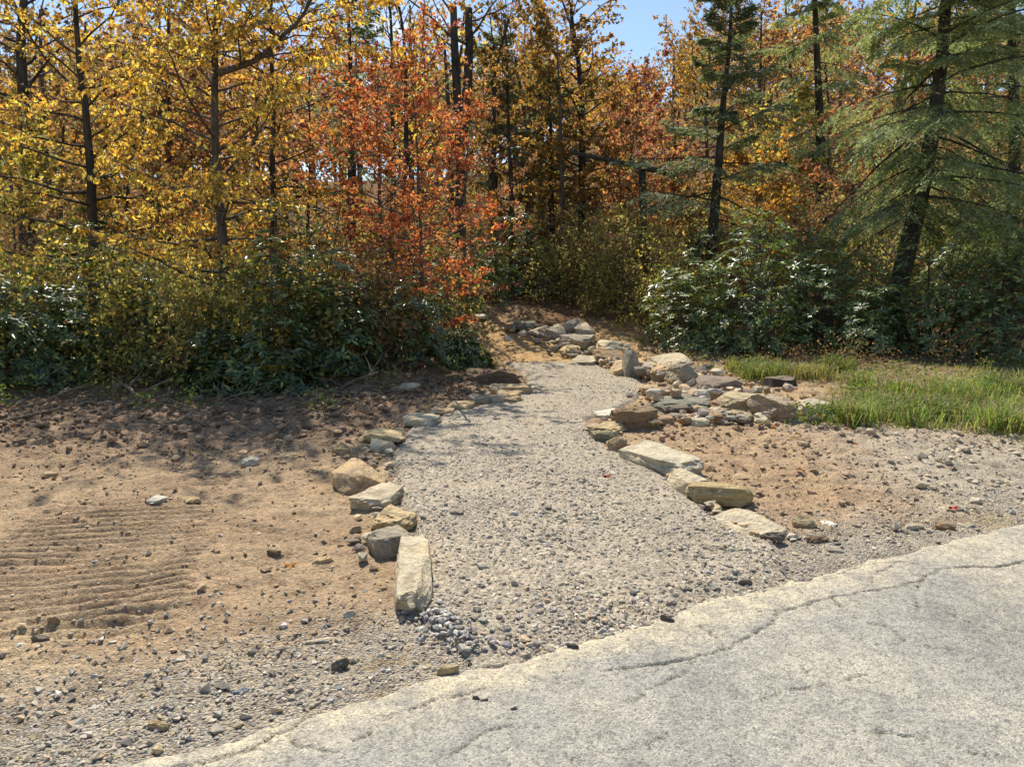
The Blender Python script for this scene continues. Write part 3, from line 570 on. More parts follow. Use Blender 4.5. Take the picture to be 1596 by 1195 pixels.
# chips and rubble between the heaped stones
def heap(line, n, spread, lo, hi, cols, seed, lift):
    r = np.random.default_rng(seed); q = poly(line); d = np.concatenate([[0], np.cumsum(np.linalg.norm(np.diff(q, axis=0), axis=1))]); t = r.random(n) * d[-1]
    x = np.interp(t, d, q[:, 0]) + r.normal(0, spread, n); y = np.interp(t, d, q[:, 1]) + r.normal(0, spread, n); k = (inpath(x, y) < .02); x, y = x[k], y[k]; n = len(x)
    return rocklets(np.stack([x, y, topz(x, y) + r.uniform(0, lift, n)], 1), r.uniform(lo, hi, n), pal(n, cols, [1] * len(cols), seed, .25), seed + 1, ico=True, flat=(.4, .8), sink=.15)
RC = [TAN, BRN, RED, GREY, DRK, (.48, .40, .28)]
stuff('rubble_chips', 'small broken stone chips filling the gaps of the stone heap', [heap([(985, 662), (1040, 662), (1100, 662), (1175, 655)], 130, .16, .05, .15, RC, 61, .06), heap([(1010, 622), (1060, 628), (1110, 630), (1150, 620)], 110, .30, .07, .22, RC, 63, .12),
      heap([(1000, 590), (1040, 590), (1080, 590)], 90, .3, .07, .22, RC, 65, .12), heap([(880, 545), (930, 562), (975, 582)], 110, .22, .06, .18, RC, 67, .08), heap([(800, 515), (860, 530), (915, 540)], 80, .28, .06, .2, RC, 69, .08),
      heap([(920, 672), (950, 700), (1030, 740), (1090, 775), (1200, 838)], 120, .10, .03, .09, RC, 71, .02), heap([(600, 860), (590, 800), (570, 740), (600, 690), (700, 645), (800, 620)], 150, .13, .03, .09, RC, 73, .02)], M['pebble'])

# ------------------------------------------------------------------ plants: helpers
def unit(v): return v / np.maximum(np.linalg.norm(v, axis=-1, keepdims=True), 1e-9)
def tubes(lst):
    """lst of (points (n,3), radii (n,), sides) -> V, F"""
    V = []; F = []; o = 0
    for p, r, k in lst:
        p = np.asarray(p, float); r = np.asarray(r, float); n = len(p)
        t = np.empty_like(p); t[1:-1] = p[2:] - p[:-2]; t[0] = p[1] - p[0]; t[-1] = p[-1] - p[-2]; t = unit(t)
        ref = np.where(np.abs(t[:, 2:3]) > .9, np.array([[1., 0, 0]]), np.array([[0, 0, 1.]])) if abs(t[0, 2]) <= .9 else np.tile([[1., 0, 0]], (n, 1))
        u = unit(np.cross(ref, t)); w = np.cross(t, u); a = np.arange(k) * 2 * math.pi / k
        V.append((p[:, None] + r[:, None, None] * (np.cos(a)[None, :, None] * u[:, None] + np.sin(a)[None, :, None] * w[:, None])).reshape(-1, 3))
        i = o + np.arange(n * k).reshape(n, k); j = np.roll(i, -1, 1)
        F.append(np.stack([i[:-1].ravel(), j[:-1].ravel(), j[1:].ravel(), i[1:].ravel()], 1)); o += n * k
    return np.vstack(V), np.vstack(F)
def leaves(P, D, ln, wd, col, rg, fold=.25, up=None):
    """leaf blades from P along D: V, F(quads), C"""
    n = len(P); D = unit(D); r = rg.normal(size=(n, 3)) if up is None else up + rg.normal(0, .35, (n, 3))
    s = unit(np.cross(D, r)); nn = np.cross(s, D); ln = np.broadcast_to(ln, n)[:, None]; wd = np.broadcast_to(wd, n)[:, None]
    m = P + D * ln * .45
    V = np.stack([P, m + s * wd * .5 + nn * wd * fold, P + D * ln, m - s * wd * .5 + nn * wd * fold], 1).reshape(-1, 3)
    return V, np.arange(4 * n).reshape(n, 4), np.repeat(col, 4, 0)
YG = ([(.76, .54, .10), (.68, .42, .08), (.62, .52, .13), (.42, .40, .11), (.44, .23, .07), (.27, .18, .10), (.18, .14, .09)], [24, 18, 16, 14, 9, 12, 8])
GOLD = ([(.56, .32, .06), (.44, .23, .05), (.34, .17, .06), (.48, .36, .07), (.22, .15, .06), (.24, .23, .07)], [20, 20, 16, 12, 18, 14])
ORR = ([(.46, .20, .09), (.38, .15, .085), (.52, .30, .11), (.27, .12, .085), (.29, .19, .12), (.46, .34, .13), (.2, .14, .10), (.24, .23, .10)], [20, 16, 18, 10, 16, 12, 14, 6])
MAP = ([(.50, .16, .06), (.42, .11, .055), (.56, .27, .08), (.30, .09, .06), (.30, .16, .09), (.48, .33, .10)], [24, 20, 18, 12, 12, 6])
RED_ = ([(.44, .15, .09), (.34, .10, .075), (.48, .24, .11), (.26, .12, .09), (.3, .2, .11)], [3, 2, 3, 2, 3])
OCH = ([(.34, .19, .05), (.25, .2, .06), (.40, .26, .06), (.17, .14, .05), (.2, .1, .04)], [3, 3, 2, 3, 2])
YGR = ([(.54, .49, .13), (.38, .40, .12), (.62, .49, .11), (.22, .25, .09), (.30, .21, .10), (.18, .15, .09)], [4, 3, 3, 3, 3, 2])
OLV = ([(.30, .30, .10), (.40, .37, .13), (.20, .22, .07), (.46, .39, .15), (.30, .19, .09)], [4, 3, 3, 2, 2])
BRO = ([(.26, .155, .08), (.18, .11, .065), (.36, .22, .10), (.16, .13, .07), (.2, .19, .07)], [3, 3, 2, 3, 2])
RHO = ([(.11, .16, .065), (.16, .21, .085), (.25, .29, .10), (.065, .095, .045), (.40, .40, .11)], [4, 4, 3, 2, 1.2])  # leaf tones raised to stand in for sunlight on the right-hand shrubs
RHOD = ([(.08, .125, .05), (.11, .155, .06), (.18, .215, .07), (.05, .075, .035), (.32, .32, .085)], [4, 4, 2, 4, .8])
HEM = ([(.30, .34, .17), (.39, .42, .22), (.20, .245, .115), (.48, .48, .25)], [4, 4, 3, 2])
PIN = ([(.21, .24, .15), (.28, .30, .19), (.14, .17, .105), (.35, .33, .16)], [4, 3, 3, 1])
def palette(n, pl, seed, jit=.22): return pal(n, pl[0], pl[1], seed, jit)
def resample(pts, n, rg, jit):
    pts = np.asarray(pts, float); d = np.concatenate([[0], np.cumsum(np.linalg.norm(np.diff(pts, axis=0), axis=1))]); t = np.linspace(0, d[-1], n)
    p = np.stack([np.interp(t, d, pts[:, i]) for i in range(3)], 1)
    q = p.copy(); q[1:-1] = .25 * p[:-2] + .5 * p[1:-1] + .25 * p[2:]
    w = rg.normal(0, jit, (n, 3)); w[0] = 0; w[:, 2] = 0; return q + np.cumsum(w, 0) * .35
def limb(p0, az, el, ln, rg, n=6, curve=0., jit=.06):
    s = np.linspace(0, 1, n)[:, None]; d = np.array((math.cos(az) * math.cos(el), math.sin(az) * math.cos(el), math.sin(el)))
    p = p0 + d * s * ln + np.array((0, 0, 1.)) * curve * ln * s * s; w = rg.normal(0, jit * ln / n, (n, 3)); w[0] = 0; return p + np.cumsum(w, 0)
def tree(name, label, px, Yd, trunk, r0, pl, seed, crown_lo=.25, nl=26, ll=2., nsub=9, lps=12, leaf=(.10, .055), el=(5, 55), curve=.12, droop=.5, bark='bark', group='trees of the wood edge', spread=1., mat='leaf', stems=None, cat='tree', top_r=.25):
    """a broadleaf tree: trunk and limbs as one part, leaves as the other. trunk = control points in metres above its foot"""
    rg = np.random.default_rng(seed); base = gxy(px, Yd); T = []; SP = []; SD = []; SL = []
    for ti, tp in enumerate([trunk] + (stems or [])):
        H = np.linalg.norm(np.array(tp[-1]) - np.array(tp[0])); tk = resample(tp, 16, rg, .055 * H / 8); tt = np.linspace(0, 1, 16)
        rr = r0 * (1 if ti == 0 or top_r > .5 else .5) * (1 - (1 - top_r) * tt); rr[0] *= 1.35 if ti == 0 else 1; rr[1] *= 1.08 if ti == 0 else 1; tk[0, 2] -= .15 if ti == 0 else 0
        T.append((tk, rr, 9))
        m = nl if ti == 0 else nl // 2; az = rg.uniform(0, 6.28)
        for i in range(m):
            t = crown_lo + (1 - crown_lo) * (i + rg.uniform(0, 1)) / m; t = min(t, .995); az += 2.4 + rg.normal(0, .5); k = (t - crown_lo) / (1 - crown_lo)
            p0 = np.array([np.interp(t, tt, tk[:, q]) for q in range(3)]); rt = np.interp(t, tt, rr)
            ln = ll * (.5 + .5 * math.sin(math.pi * (.18 + .62 * k))) * rg.uniform(.55, 1.15); e = R(el[0] + (el[1] - el[0]) * k ** 1.5 + rg.normal(0, 8))
            lp = limb(p0, az, e, ln, rg, 7, curve + rg.normal(0, .12), .16); lr = np.linspace(min(rt * .4, .008 + .014 * ln), .004, 7); T.append((lp, lr, 5))
            for j in range(nsub):
                s = .22 + .78 * (j + rg.uniform(0, 1)) / nsub; f = s * 6; a = int(min(f, 5)); q0 = lp[a] + (lp[a + 1] - lp[a]) * (f - a); dr = unit(lp[a + 1] - lp[a])
                sd_ = 1 if j % 2 else -1; an = sd_ * R(rg.uniform(25, 70)) * spread; c, s_ = math.cos(an), math.sin(an)
                d = np.array((dr[0] * c - dr[1] * s_, dr[0] * s_ + dr[1] * c, dr[2] * .6 + rg.normal(0, .18))); d = unit(d); sl = (.16 + .42 * ln * (1.05 - s)) * rg.uniform(.6, 1.2)
                mid = q0 + d * sl * .5 + rg.normal(0, .03, 3); end = q0 + d * sl + np.array((0, 0, -.05 * sl)); T.append((np.array([q0, end]), np.array([.006, .0025]), 3))
                SP.append(q0); SD.append(end - q0); SL.append(k)
    root = thing(name, label, cat, base, group)
    V, F = tubes(T); link('trunk', mk_mesh('trunk', V, [F], [M[bark]]), root)
    if lps > 0:
        SP = np.array(SP); SD = np.array(SD); m = len(SP); cnt = rg.poisson(lps * np.clip(rg.normal(1, .45, m), .1, 2.2)); idx = np.repeat(np.arange(m), cnt); n = len(idx); t = rg.uniform(.1, 1.05, n)
        P = SP[idx] + SD[idx] * t[:, None] + rg.normal(0, .02, (n, 3)); D = unit(SD[idx]) * .5 + rg.normal(0, .55, (n, 3)) + np.array((0, 0, -droop))
        shade = rg.normal(1, .16, m)[idx][:, None]; C = np.clip(palette(n, pl, seed + 1) * shade, .01, .85); sz = rg.uniform(.65, 1.25, n)
        v, f, c = leaves(P, D, leaf[0] * sz, leaf[1] * sz, C, rg); link('crown', mk_mesh('crown', v, [f], [M[mat]], c, smooth=False), root)
    return root
def conifer(name, label, px, Yd, trunk, r0, pl, seed, crown_lo=.2, nl=40, ll=2.6, ntw=12, nlet=6, nn=14, needle=(.055, .013), el=(-5, 35), sag=-.16, bark='darkbark', group='evergreens of the wood edge', keep=None):
    """a hemlock: near level limbs with flat drooping sprays of needles"""
    rg = np.random.default_rng(seed); base = gxy(px, Yd); T = []; A = []; B = []
    H = np.linalg.norm(np.array(trunk[-1]) - np.array(trunk[0])); tk = resample(trunk, 16, rg, .02); tt = np.linspace(0, 1, 16); rr = r0 * (1 - .85 * tt); rr[0] *= 1.4; tk[0, 2] -= .2; T.append((tk, rr, 10)); az = rg.uniform(0, 6)
    for i in range(nl):
        t = min(.99, crown_lo + (1 - crown_lo) * (i + rg.random()) / nl); k = (t - crown_lo) / (1 - crown_lo); az += 2.4 + rg.normal(0, .4)
        p0 = np.array([np.interp(t, tt, tk[:, q]) for q in range(3)]); ln = ll * (1.05 - .8 * k) * rg.uniform(.35, 1.2) * (.6 + .4 * min(1, k * 5)); e = R(el[0] + (el[1] - el[0]) * k + rg.normal(0, 14))
        lp = limb(p0, az, e, ln, rg, 8, sag, .04); T.append((lp, np.linspace(.008 + .008 * ln, .003, 8), 5))
        for j in range(ntw):
            s = .04 + .96 * (j + rg.random()) / ntw; f = s * 7; a = int(min(f, 6)); q0 = lp[a] + (lp[a + 1] - lp[a]) * (f - a); dr = unit(lp[a + 1] - lp[a]); an = (1 if j % 2 else -1) * R(rg.uniform(35, 70)); c, s_ = math.cos(an), math.sin(an)
            d = unit(np.array((dr[0] * c - dr[1] * s_, dr[0] * s_ + dr[1] * c, dr[2] + rg.normal(-.12, .12)))); tl = (.2 + .45 * ln * (1.08 - s)) * rg.uniform(.6, 1.15); end = q0 + d * tl + np.array((0, 0, -.22 * tl)); T.append((np.array([q0, end]), np.array([.005, .002]), 3))
            for m in range(nlet):
                u = (m + .5 + rg.uniform(-.4, .4)) / nlet; w0 = q0 + (end - q0) * u; an = (1 if m % 2 else -1) * R(rg.uniform(25, 60)); c, s_ = math.cos(an), math.sin(an); dd = unit(end - q0); d2 = unit(np.array((dd[0] * c - dd[1] * s_, dd[0] * s_ + dd[1] * c, dd[2] + rg.normal(-.15, .15))))
                A.append(w0); B.append(w0 + d2 * tl * rg.uniform(.25, .5) + np.array((0, 0, -.03)))
    A = np.array(A); B = np.array(B); n = len(A) * nn; idx = np.repeat(np.arange(len(A)), nn); t = np.tile((np.arange(nn) + .5) / nn, len(A)); D0 = unit(B - A)[idx]; side = unit(np.cross(D0, np.array([[0, 0, 1.]]))) * np.where(np.arange(n) % 2, 1, -1)[:, None]
    P = A[idx] + (B - A)[idx] * t[:, None]; D = D0 * .75 + side * .8 + rg.normal(0, .18, (n, 3)); sh = rg.normal(1, .15, len(A))[idx][:, None]; sz = rg.uniform(.7, 1.25, n)
    v, f, c = leaves(P, D, needle[0] * sz, needle[1] * sz, np.clip(palette(n, pl, seed + 1) * sh, .01, .6), rg, .1, up=np.array([[0, 0, 1.]]))
    root = thing(name, label, 'tree', base, group); V, F = tubes(T); link('trunk', mk_mesh('trunk', V, [F], [M[bark]]), root); link('crown', mk_mesh('crown', v, [f], [M['needle']], c, smooth=False), root); return root
def shrub(name, label, px, py, w, h, pl, seed, kind='rho', n=420, d=None, Yd=None, group='evergreen shrubs below the trees', leaf=None, twig='bark'):
    """a bush grown from its foot: stems out to leaf whorls over and inside a lumpy dome"""
    rg = np.random.default_rng(seed); base = gp(px, py) if Yd is None else gxy(px, Yd); d = d or w * .8
    q = rg.normal(size=(n, 3)); q = unit(q); q[:, 2] = np.abs(q[:, 2]) * 1.0 - .12; rad = rg.uniform(.25, 1, n) ** .42; lump = 1 + .42 * vn3(q * 2.1 + seed, seed) + .15 * vn3(q * 5 + seed, seed + 1)
    P = q * (rad * lump)[:, None] * np.array((w / 2, d / 2, h)); P[:, 2] = np.maximum(P[:, 2] + .06 * h, .05); T = []
    ns = 16 if kind != 'twiggy' else 40
    for i in range(ns):
        e = P[rg.integers(n)]; s = rg.normal(0, .06, 3) * np.array((w, d, 0)); m = s + (e - s) * .5 + rg.normal(0, .06, 3); m[2] = max(m[2], .05) ; s[2] = -.08
        T.append((np.array([s, (s + m) / 2 + rg.normal(0, .03, 3), m, e]), np.array([.016, .013, .009, .004]) * (.7 + .3 * h), 4))
    anchors = np.concatenate([t[0][2:] for t in T])
    for i in range(0, n, 3):
        a = anchors[np.argmin(np.linalg.norm(anchors - P[i] * .9, axis=1))]; T.append((np.array([a, (a + P[i]) / 2 + rg.normal(0, .02, 3), P[i]]), np.array([.006, .005, .003]), 3))
    root = thing(name, label, 'shrub', base, group); V, F = tubes(T); link('stems', mk_mesh('stems', V, [F], [M[twig]]), root)
    out = unit(P * np.array((1, 1, .7)) + np.array((0, 0, .25 * h)))
    if kind == 'rho':
        k = 9; idx = np.repeat(np.arange(n), k); a = np.tile(np.arange(k) * 6.283 / k, n) + np.repeat(rg.uniform(0, 6, n), k); o = out[idx]; u = unit(np.cross(o, np.array([[.3, .2, .9]]))); v = np.cross(o, u)
        D = (np.cos(a)[:, None] * u + np.sin(a)[:, None] * v) + o * rg.uniform(-.15, .55, (len(idx), 1)) + np.array((0, 0, -.22)); lf = leaf or (.13, .042)
        sz = rg.uniform(.6, 1.2, len(idx)); C = palette(len(idx), pl, seed + 2, .3) * rg.normal(1, .2, n).clip(.5, 1.6)[idx][:, None]
        v_, f_, c_ = leaves(P[idx] + rg.normal(0, .012, (len(idx), 3)), D, lf[0] * sz, lf[1] * sz, C, rg, .12, up=o); mt = M['glossy']
    else:
        k = 14; idx = np.repeat(np.arange(n), k); lf = leaf or (.06, .034); sz = rg.uniform(.6, 1.3, len(idx)); C = palette(len(idx), pl, seed + 2, .25) * rg.normal(1, .15, n).clip(.5, 1.5)[idx][:, None]
        v_, f_, c_ = leaves(P[idx] + rg.normal(0, .11, (len(idx), 3)), rg.normal(0, .7, (len(idx), 3)) + out[idx] * .3 + np.array((0, 0, -.3)), lf[0] * sz, lf[1] * sz, C, rg); mt = M['leaf']
    v_[:, 2] = np.maximum(v_[:, 2], .0); link('foliage', mk_mesh('foliage', v_, [f_], [mt], c_, smooth=False), root); return root
def up(px, py, Yd, b): return tuple(at(px, py, Yd) - b)
def trunk_through(pts, Yd):
    """trunk control points: first (px) its foot on the ground, then pixels it passes"""
    b = gxy(pts[0], Yd); return [(0, 0, 0)] + [up(x, y, Yd, b) for x, y in pts[1]]

# ------------------------------------------------------------------ trees one can tell apart
GW_ = 'autumn trees of the wood edge'
T = trunk_through
tree('beech_tree', 'tall yellow leaved tree with a forked dark trunk left of centre', 352, 12.2, T((352, [(345, 380), (340, 240), (335, 110), (345, 0), (352, -90)]), 12.2), .105, YG, 201, .15, 50, 2.3, 12, 15, (.10, .047), (2, 50), .05, .75, stems=[T((352, [(340, 115)]), 12.2)[1:] + [up(400, 95, 12.2, gxy(352, 12.2)), up(470, 30, 12.2, gxy(352, 12.2)), up(505, -40, 12.2, gxy(352, 12.2))]], group=GW_)
tree('beech_tree', 'golden leaved tree whose dark trunk leans at upper left', 148, 13.6, T((148, [(143, 330), (130, 150), (122, 40), (118, -60)]), 13.6), .115, YG, 202, .13, 42, 2.3, 11, 15, (.10, .048), (0, 40), .03, .8, group=GW_, bark='darkbark')
tree('oak_tree', 'dark thick trunk with rusty leaves at the far left edge', 40, 19, T((40, [(38, 250), (32, 100), (36, 0), (40, -120)]), 19), .22, GOLD, 203, .40, 24, 3.2, 9, 8, (.14, .075), (5, 55), .1, .5, 'darkbark', GW_)
tree('maple_sapling', 'orange brown tree with a straight trunk right of forked yellow tree', 424, 15.2, T((424, [(423, 300), (421, 120), (424, 0), (426, -80)]), 15.2), .085, GOLD, 204, .16, 36, 1.9, 10, 12, (.10, .06), (5, 50), .08, .5, 'darkbark', GW_)
tree('maple_sapling', 'slender red leaved maple sapling with thin trunk at centre left', 656, 12.8, T((656, [(654, 350), (650, 240), (648, 150)]), 12.8), .045, MAP, 205, .12, 52, 1.85, 10, 13, (.075, .05), (8, 60), .12, .45, 'bark', GW_)
tree('maple_sapling', 'bright orange bushy maple behind the slender red sapling', 592, 15.5, T((592, [(590, 300), (585, 200), (588, 130)]), 15.5), .06, MAP, 206, .15, 34, 1.7, 9, 10, (.085, .06), (8, 60), .1, .45, 'bark', GW_)
tree('maple_sapling', 'dull pink red maple low behind the red sapling on its right', 722, 16.5, T((722, [(724, 320), (728, 250), (730, 215)]), 16.5), .05, RED_, 207, .1, 26, 1.7, 9, 9, (.08, .055), (10, 60), .1, .4, 'bark', GW_)
for i, (px, Yd, tops, pl, lab, r, nl, ll) in enumerate([
        (250, 22, [(249, 200), (246, 60), (244, -40)], GOLD, 'left of two thin far trunks behind the forked yellow tree', .12, 16, 1.9),
        (268, 22.6, [(267, 200), (263, 60), (268, -60)], BRO, 'right of two thin far trunks behind the forked yellow tree', .14, 14, 2.1),
        (90, 20, [(92, 250), (98, 140)], BRO, 'low brown leaved tree between the two left trunks', .09, 22, 2.4),
        (195, 17.5, [(196, 300), (204, 200)], YG, 'small yellow tree low between two left trunks', .06, 24, 1.9),
        (20, 14.5, [(22, 330), (16, 250)], YGR, 'yellow green sapling at the left frame edge', .05, 24, 1.7),
        (480, 18, [(482, 300), (488, 180), (492, 110)], ORR, 'rust orange tree left of the red sapling group', .08, 26, 2.2),
        (330, 21, [(332, 240), (338, 120)], ORR, 'small rust tree seen behind the forked yellow trunk', .08, 22, 2.2),
        (800, 22, [(798, 200), (797, 100), (792, 30)], OCH, 'thin dark trunk with olive leaves left of golden oak', .12, 22, 1.9),
        (876, 21, [(876, 220), (875, 150), (872, 60)], OCH, 'slim trunk with dull ochre leaves under the golden oak', .11, 20, 1.8),
        (905, 23.5, [(905, 220), (903, 120), (890, 20), (886, -30)], GOLD, 'golden oak with greenish thick trunk at centre top', .21, 36, 2.7),
        (980, 27, [(981, 240), (996, 180), (998, 140)], RED_, 'red topped tree right of the golden oak', .1, 26, 1.9),
        (968, 22, [(968, 290), (965, 240)], ORR, 'low orange tree behind the leaning dead log', .06, 22, 2.0),
        (1100, 33, [(1102, 180), (1108, 110), (1110, 70)], GOLD, 'tall rust gold tree on the ridge beside blue sky', .16, 30, 3.2),
        (1180, 30, [(1180, 200), (1185, 100), (1186, 20)], ORR, 'orange yellow tree right of the grey green pine', .16, 30, 3.0),
        (1215, 25, [(1215, 270), (1216, 190)], YGR, 'bright yellow low tree between pine and hemlock', .08, 26, 2.2),
        (1290, 29, [(1290, 200), (1286, 110), (1284, 60)], ORR, 'red orange tree showing left of the big hemlock', .14, 30, 2.8),
        (1330, 22, [(1330, 300), (1332, 230)], ORR, 'orange leaved tree glimpsed through the big hemlock', .08, 24, 2.3),
        (1180, 20.5, [(1180, 330), (1182, 270)], GOLD, 'copper leaved sapling right of the pine trunk', .05, 24, 1.8),
        (1555, 21, [(1555, 300), (1560, 220)], ORR, 'orange tree behind the hemlock at right frame edge', .08, 24, 2.4),
        (1040, 21.5, [(1040, 330), (1042, 285)], ORR, 'low peach orange sapling left of the pine foot', .05, 22, 1.7)]):
    tree('autumn_tree', lab, px, Yd, T((px, tops), Yd), r * .75, pl, 300 + i * 3, .10 if r < .1 else .2, int(nl * 1.25), ll, 10, 13, (.13, .085), (5, 55), .1, .45, 'darkbark' if i % 2 else 'bark', GW_)
# bare and dark trees against the sky
b = gxy(720, 20)
tree('dead_tree', 'twin stemmed dark snag with bare broken tops against the sky', 720, 20, T((720, [(716, 230), (710, 130), (708, 12)]), 20), .16, OCH, 401, .5, 9, 2.2, 6, 2, (.1, .06), (10, 50), .15, .3, 'darkbark', 'bare trees', stems=[[up(716, 232, 20, b), up(726, 150, 20, b), up(728, 14, 20, b)]], top_r=.55)
for i, (px, Yd, tops, lab) in enumerate([(613, 26, [(615, 200), (613, 60), (600, -40)], 'left of two slim nearly bare trees against bright sky'), (634, 25, [(633, 180), (630, 70), (612, -40)], 'right of two slim nearly bare trees against bright sky'), (770, 23, [(772, 200), (775, 110), (800, 30)], 'bare crooked tree with a branch curving right of the snag')]):
    tree('bare_tree', lab, px, Yd, T((px, tops), Yd), .12, ORR, 410 + i, .35, 22, 2.6, 9, 1.2, (.10, .06), (25, 65), .15, .3, 'darkbark', 'bare trees')
EV = 'evergreens of the wood edge'
conifer('hemlock_tree', 'big hemlock with leaning dark trunk at right', 1392, 14.6, T((1392, [(1410, 400), (1440, 290), (1462, 150), (1475, 0), (1490, -160), (1500, -330)]), 14.6), .2, HEM, 501, .24, 98, 3.1, 13, 8, 9, (.095, .03), (-16, 28), -.22, group=EV)
conifer('hemlock_tree', 'second hemlock crowding the upper right corner', 1580, 16.5, T((1580, [(1582, 200), (1575, 0), (1580, -250)]), 16.5), .17, HEM, 502, .14, 56, 3.0, 12, 7, 8, (.11, .036), (-12, 30), -.2, group=EV)
conifer('hemlock_tree', 'tall far hemlock with hanging branches left of the big hemlock top', 1280, 25, T((1280, [(1278, 200), (1270, 0), (1270, -160)]), 25), .2, HEM, 503, .22, 40, 2.8, 10, 6, 8, (.14, .05), (-18, 20), -.2, group=EV)
conifer('pine_tree', 'grey green pine with a dark trunk right of the path', 1108, 18.5, T((1108, [(1112, 350), (1125, 200), (1138, 60), (1142, -20)]), 18.5), .16, PIN, 504, .26, 34, 2.7, 12, 7, 8, (.12, .04), (-12, 45), -.02, group=EV)
conifer('pine_tree', 'dark thin conifer behind and left of the bare slim trees', 548, 24, T((548, [(549, 180), (546, 60), (540, -60)]), 24), .16, PIN, 505, .35, 28, 2.3, 10, 5, 8, (.13, .05), (0, 40), .0, group=EV)
conifer('pine_tree', 'shadowy conifer filling behind the twin snag', 765, 27, T((765, [(768, 150), (770, 60)]), 27), .15, PIN, 506, .35, 26, 2.8, 9, 5, 8, (.15, .06), (0, 40), -.05, group=EV)
conifer('pine_tree', 'low dark conifer between golden oak and red sapling', 860, 24, T((860, [(858, 210), (855, 120)]), 24), .12, PIN, 507, .12, 26, 2.6, 9, 5, 8, (.15, .06), (0, 35), -.05, group=EV)

# ------------------------------------------------------------------ shrubs
EG = 'evergreen shrubs below the trees'
for i, (px, py, w, h, lab, n) in enumerate([
        (-20, 603, 2.2, 2.1, 'dark evergreen shrub cut by the left frame edge', 420), (88, 583, 2.2, 1.4, 'dark evergreen shrub left of the pale fallen log', 420), (255, 577, 1.7, 1.25, 'dark evergreen shrub behind the root pile', 380),
        (345, 606, 1.5, 1.15, 'shiny leaved low evergreen shrub in front of the forked tree', 330), (432, 606, 1.5, 2.1, 'deeply shaded evergreen shrub right of the shiny low one', 400), (530, 579, 1.7, 1.5, 'rounded evergreen shrub left of red sapling trunk', 430),
        (632, 562, 1.7, 1.5, 'evergreen shrub at the foot of the red sapling', 360), (718, 574, 1.0, .7, 'small evergreen shrub leaning over the dug bank near the path', 260), (170, 560, 2.4, 2.2, 'taller evergreen shrub behind the pale fallen log', 420), (470, 565, 2.3, 2.4, 'tall evergreen shrub behind the deeply shaded one', 420)]):
    shrub('rhododendron', lab, px, py, w, h, RHOD, 600 + i, n=n, group=EG)
for i, (px, Yd, w, h, lab, n) in enumerate([
        (735, 19, 2.8, 2.2, 'dark evergreen shrub left of the shaded hollow at path end', 420), (815, 20.5, 2.6, 2.3, 'evergreen shrub straight behind the far path end', 420), (670, 16, 2.4, 1.9, 'evergreen shrub hiding the left bend of the path', 400),
        (1085, 14.6, 2.1, 2.0, 'evergreen shrub nearest the stone heap on the right', 420), (1180, 14.2, 2.3, 2.5, 'silvery lit evergreen shrub above the stump', 470), (1290, 14.4, 2.4, 2.5, 'broad evergreen shrub left of the hemlock trunk', 470), (1372, 13.4, 1.9, 1.35, 'low evergreen shrub at the hemlock foot', 380),
        (1470, 13.6, 2.3, 2.4, 'yellow green tipped evergreen shrub right of the hemlock trunk', 460), (1570, 12.8, 2.2, 2.5, 'evergreen shrub at the right frame edge above the grass', 430), (1240, 16.4, 2.8, 2.5, 'evergreen shrub behind the silvery lit one', 400), (1540, 16.5, 3.3, 3.7, 'tall evergreen shrub behind at the right frame edge', 430)]):
    shrub('rhododendron', lab, px, None, w, h, RHO, 640 + i, n=n, Yd=Yd, group=EG)
LG = 'leafy undergrowth bushes'
for i, (px, Yd, w, h, pl, lab, n) in enumerate([
        (900, 19.5, 3.2, 2.3, OLV, 'olive green bush above the far dirt bank', 420), (985, 18, 3.0, 2.7, OLV, 'tall olive yellow bush at the dirt bank right end', 460), (1050, 16.2, 2.0, 1.9, YGR, 'yellowing bush left of the evergreen by the stone heap', 330), (1030, 20, 3.4, 3.0, OLV, 'olive bush behind the tall olive yellow one', 400),
        (60, 13, 2.6, 2.4, YGR, 'yellow green bush behind far left evergreens', 400), (250, 13.4, 2.6, 2.4, YGR, 'yellow spicebush left of the forked tree foot', 420), (430, 13.6, 2.4, 2.3, YGR, 'yellow spicebush right of the forked tree foot', 400), (560, 14, 2.3, 2.2, BRO, 'brown and rust bush behind the rounded evergreen', 360),
        (760, 23, 3.2, 2.5, BRO, 'brown bush under the twin snag', 340), (880, 25, 4, 3.2, OCH, 'shadowy ochre bush under the golden oak', 380), (640, 19, 3, 2.6, ORR, 'rusty bush behind the red sapling', 360), (1130, 22, 3.5, 3, GOLD, 'copper bush behind the pine trunk', 380), (1280, 20, 3.5, 3, BRO, 'brown twiggy bush behind the broad evergreen', 360), (330, 17, 3, 2.8, GOLD, 'gold bush deep behind the forked tree', 360), (140, 17, 3.2, 3, BRO, 'brown bush deep behind the leaning left trunk', 360), (20, 22, 4, 3.6, BRO, 'brown bush behind the thick far left trunk', 340)]):
    shrub('bush', lab, px, None, w, h, pl, 700 + i, 'small', n, Yd=Yd, group=LG, leaf=(.075, .045), twig='twig')
shrub('bush', 'small brown leaved bush beside the pale fallen log', 228, 592, 1.1, 1.0, OLV, 731, 'small', 150, group=LG, leaf=(.05, .03), twig='twig')
shrub('bush', 'dry brown brush at the foot of the right evergreens', 1300, 572, 2.4, .45, BRO, 732, 'small', 60, d=.9, group=LG, leaf=(.05, .025), twig='twig')
shrub('bush', 'dry brown brush under the far right evergreens', 1500, 566, 2.0, .5, BRO, 733, 'small', 60, d=.8, group=LG, leaf=(.05, .025), twig='twig')

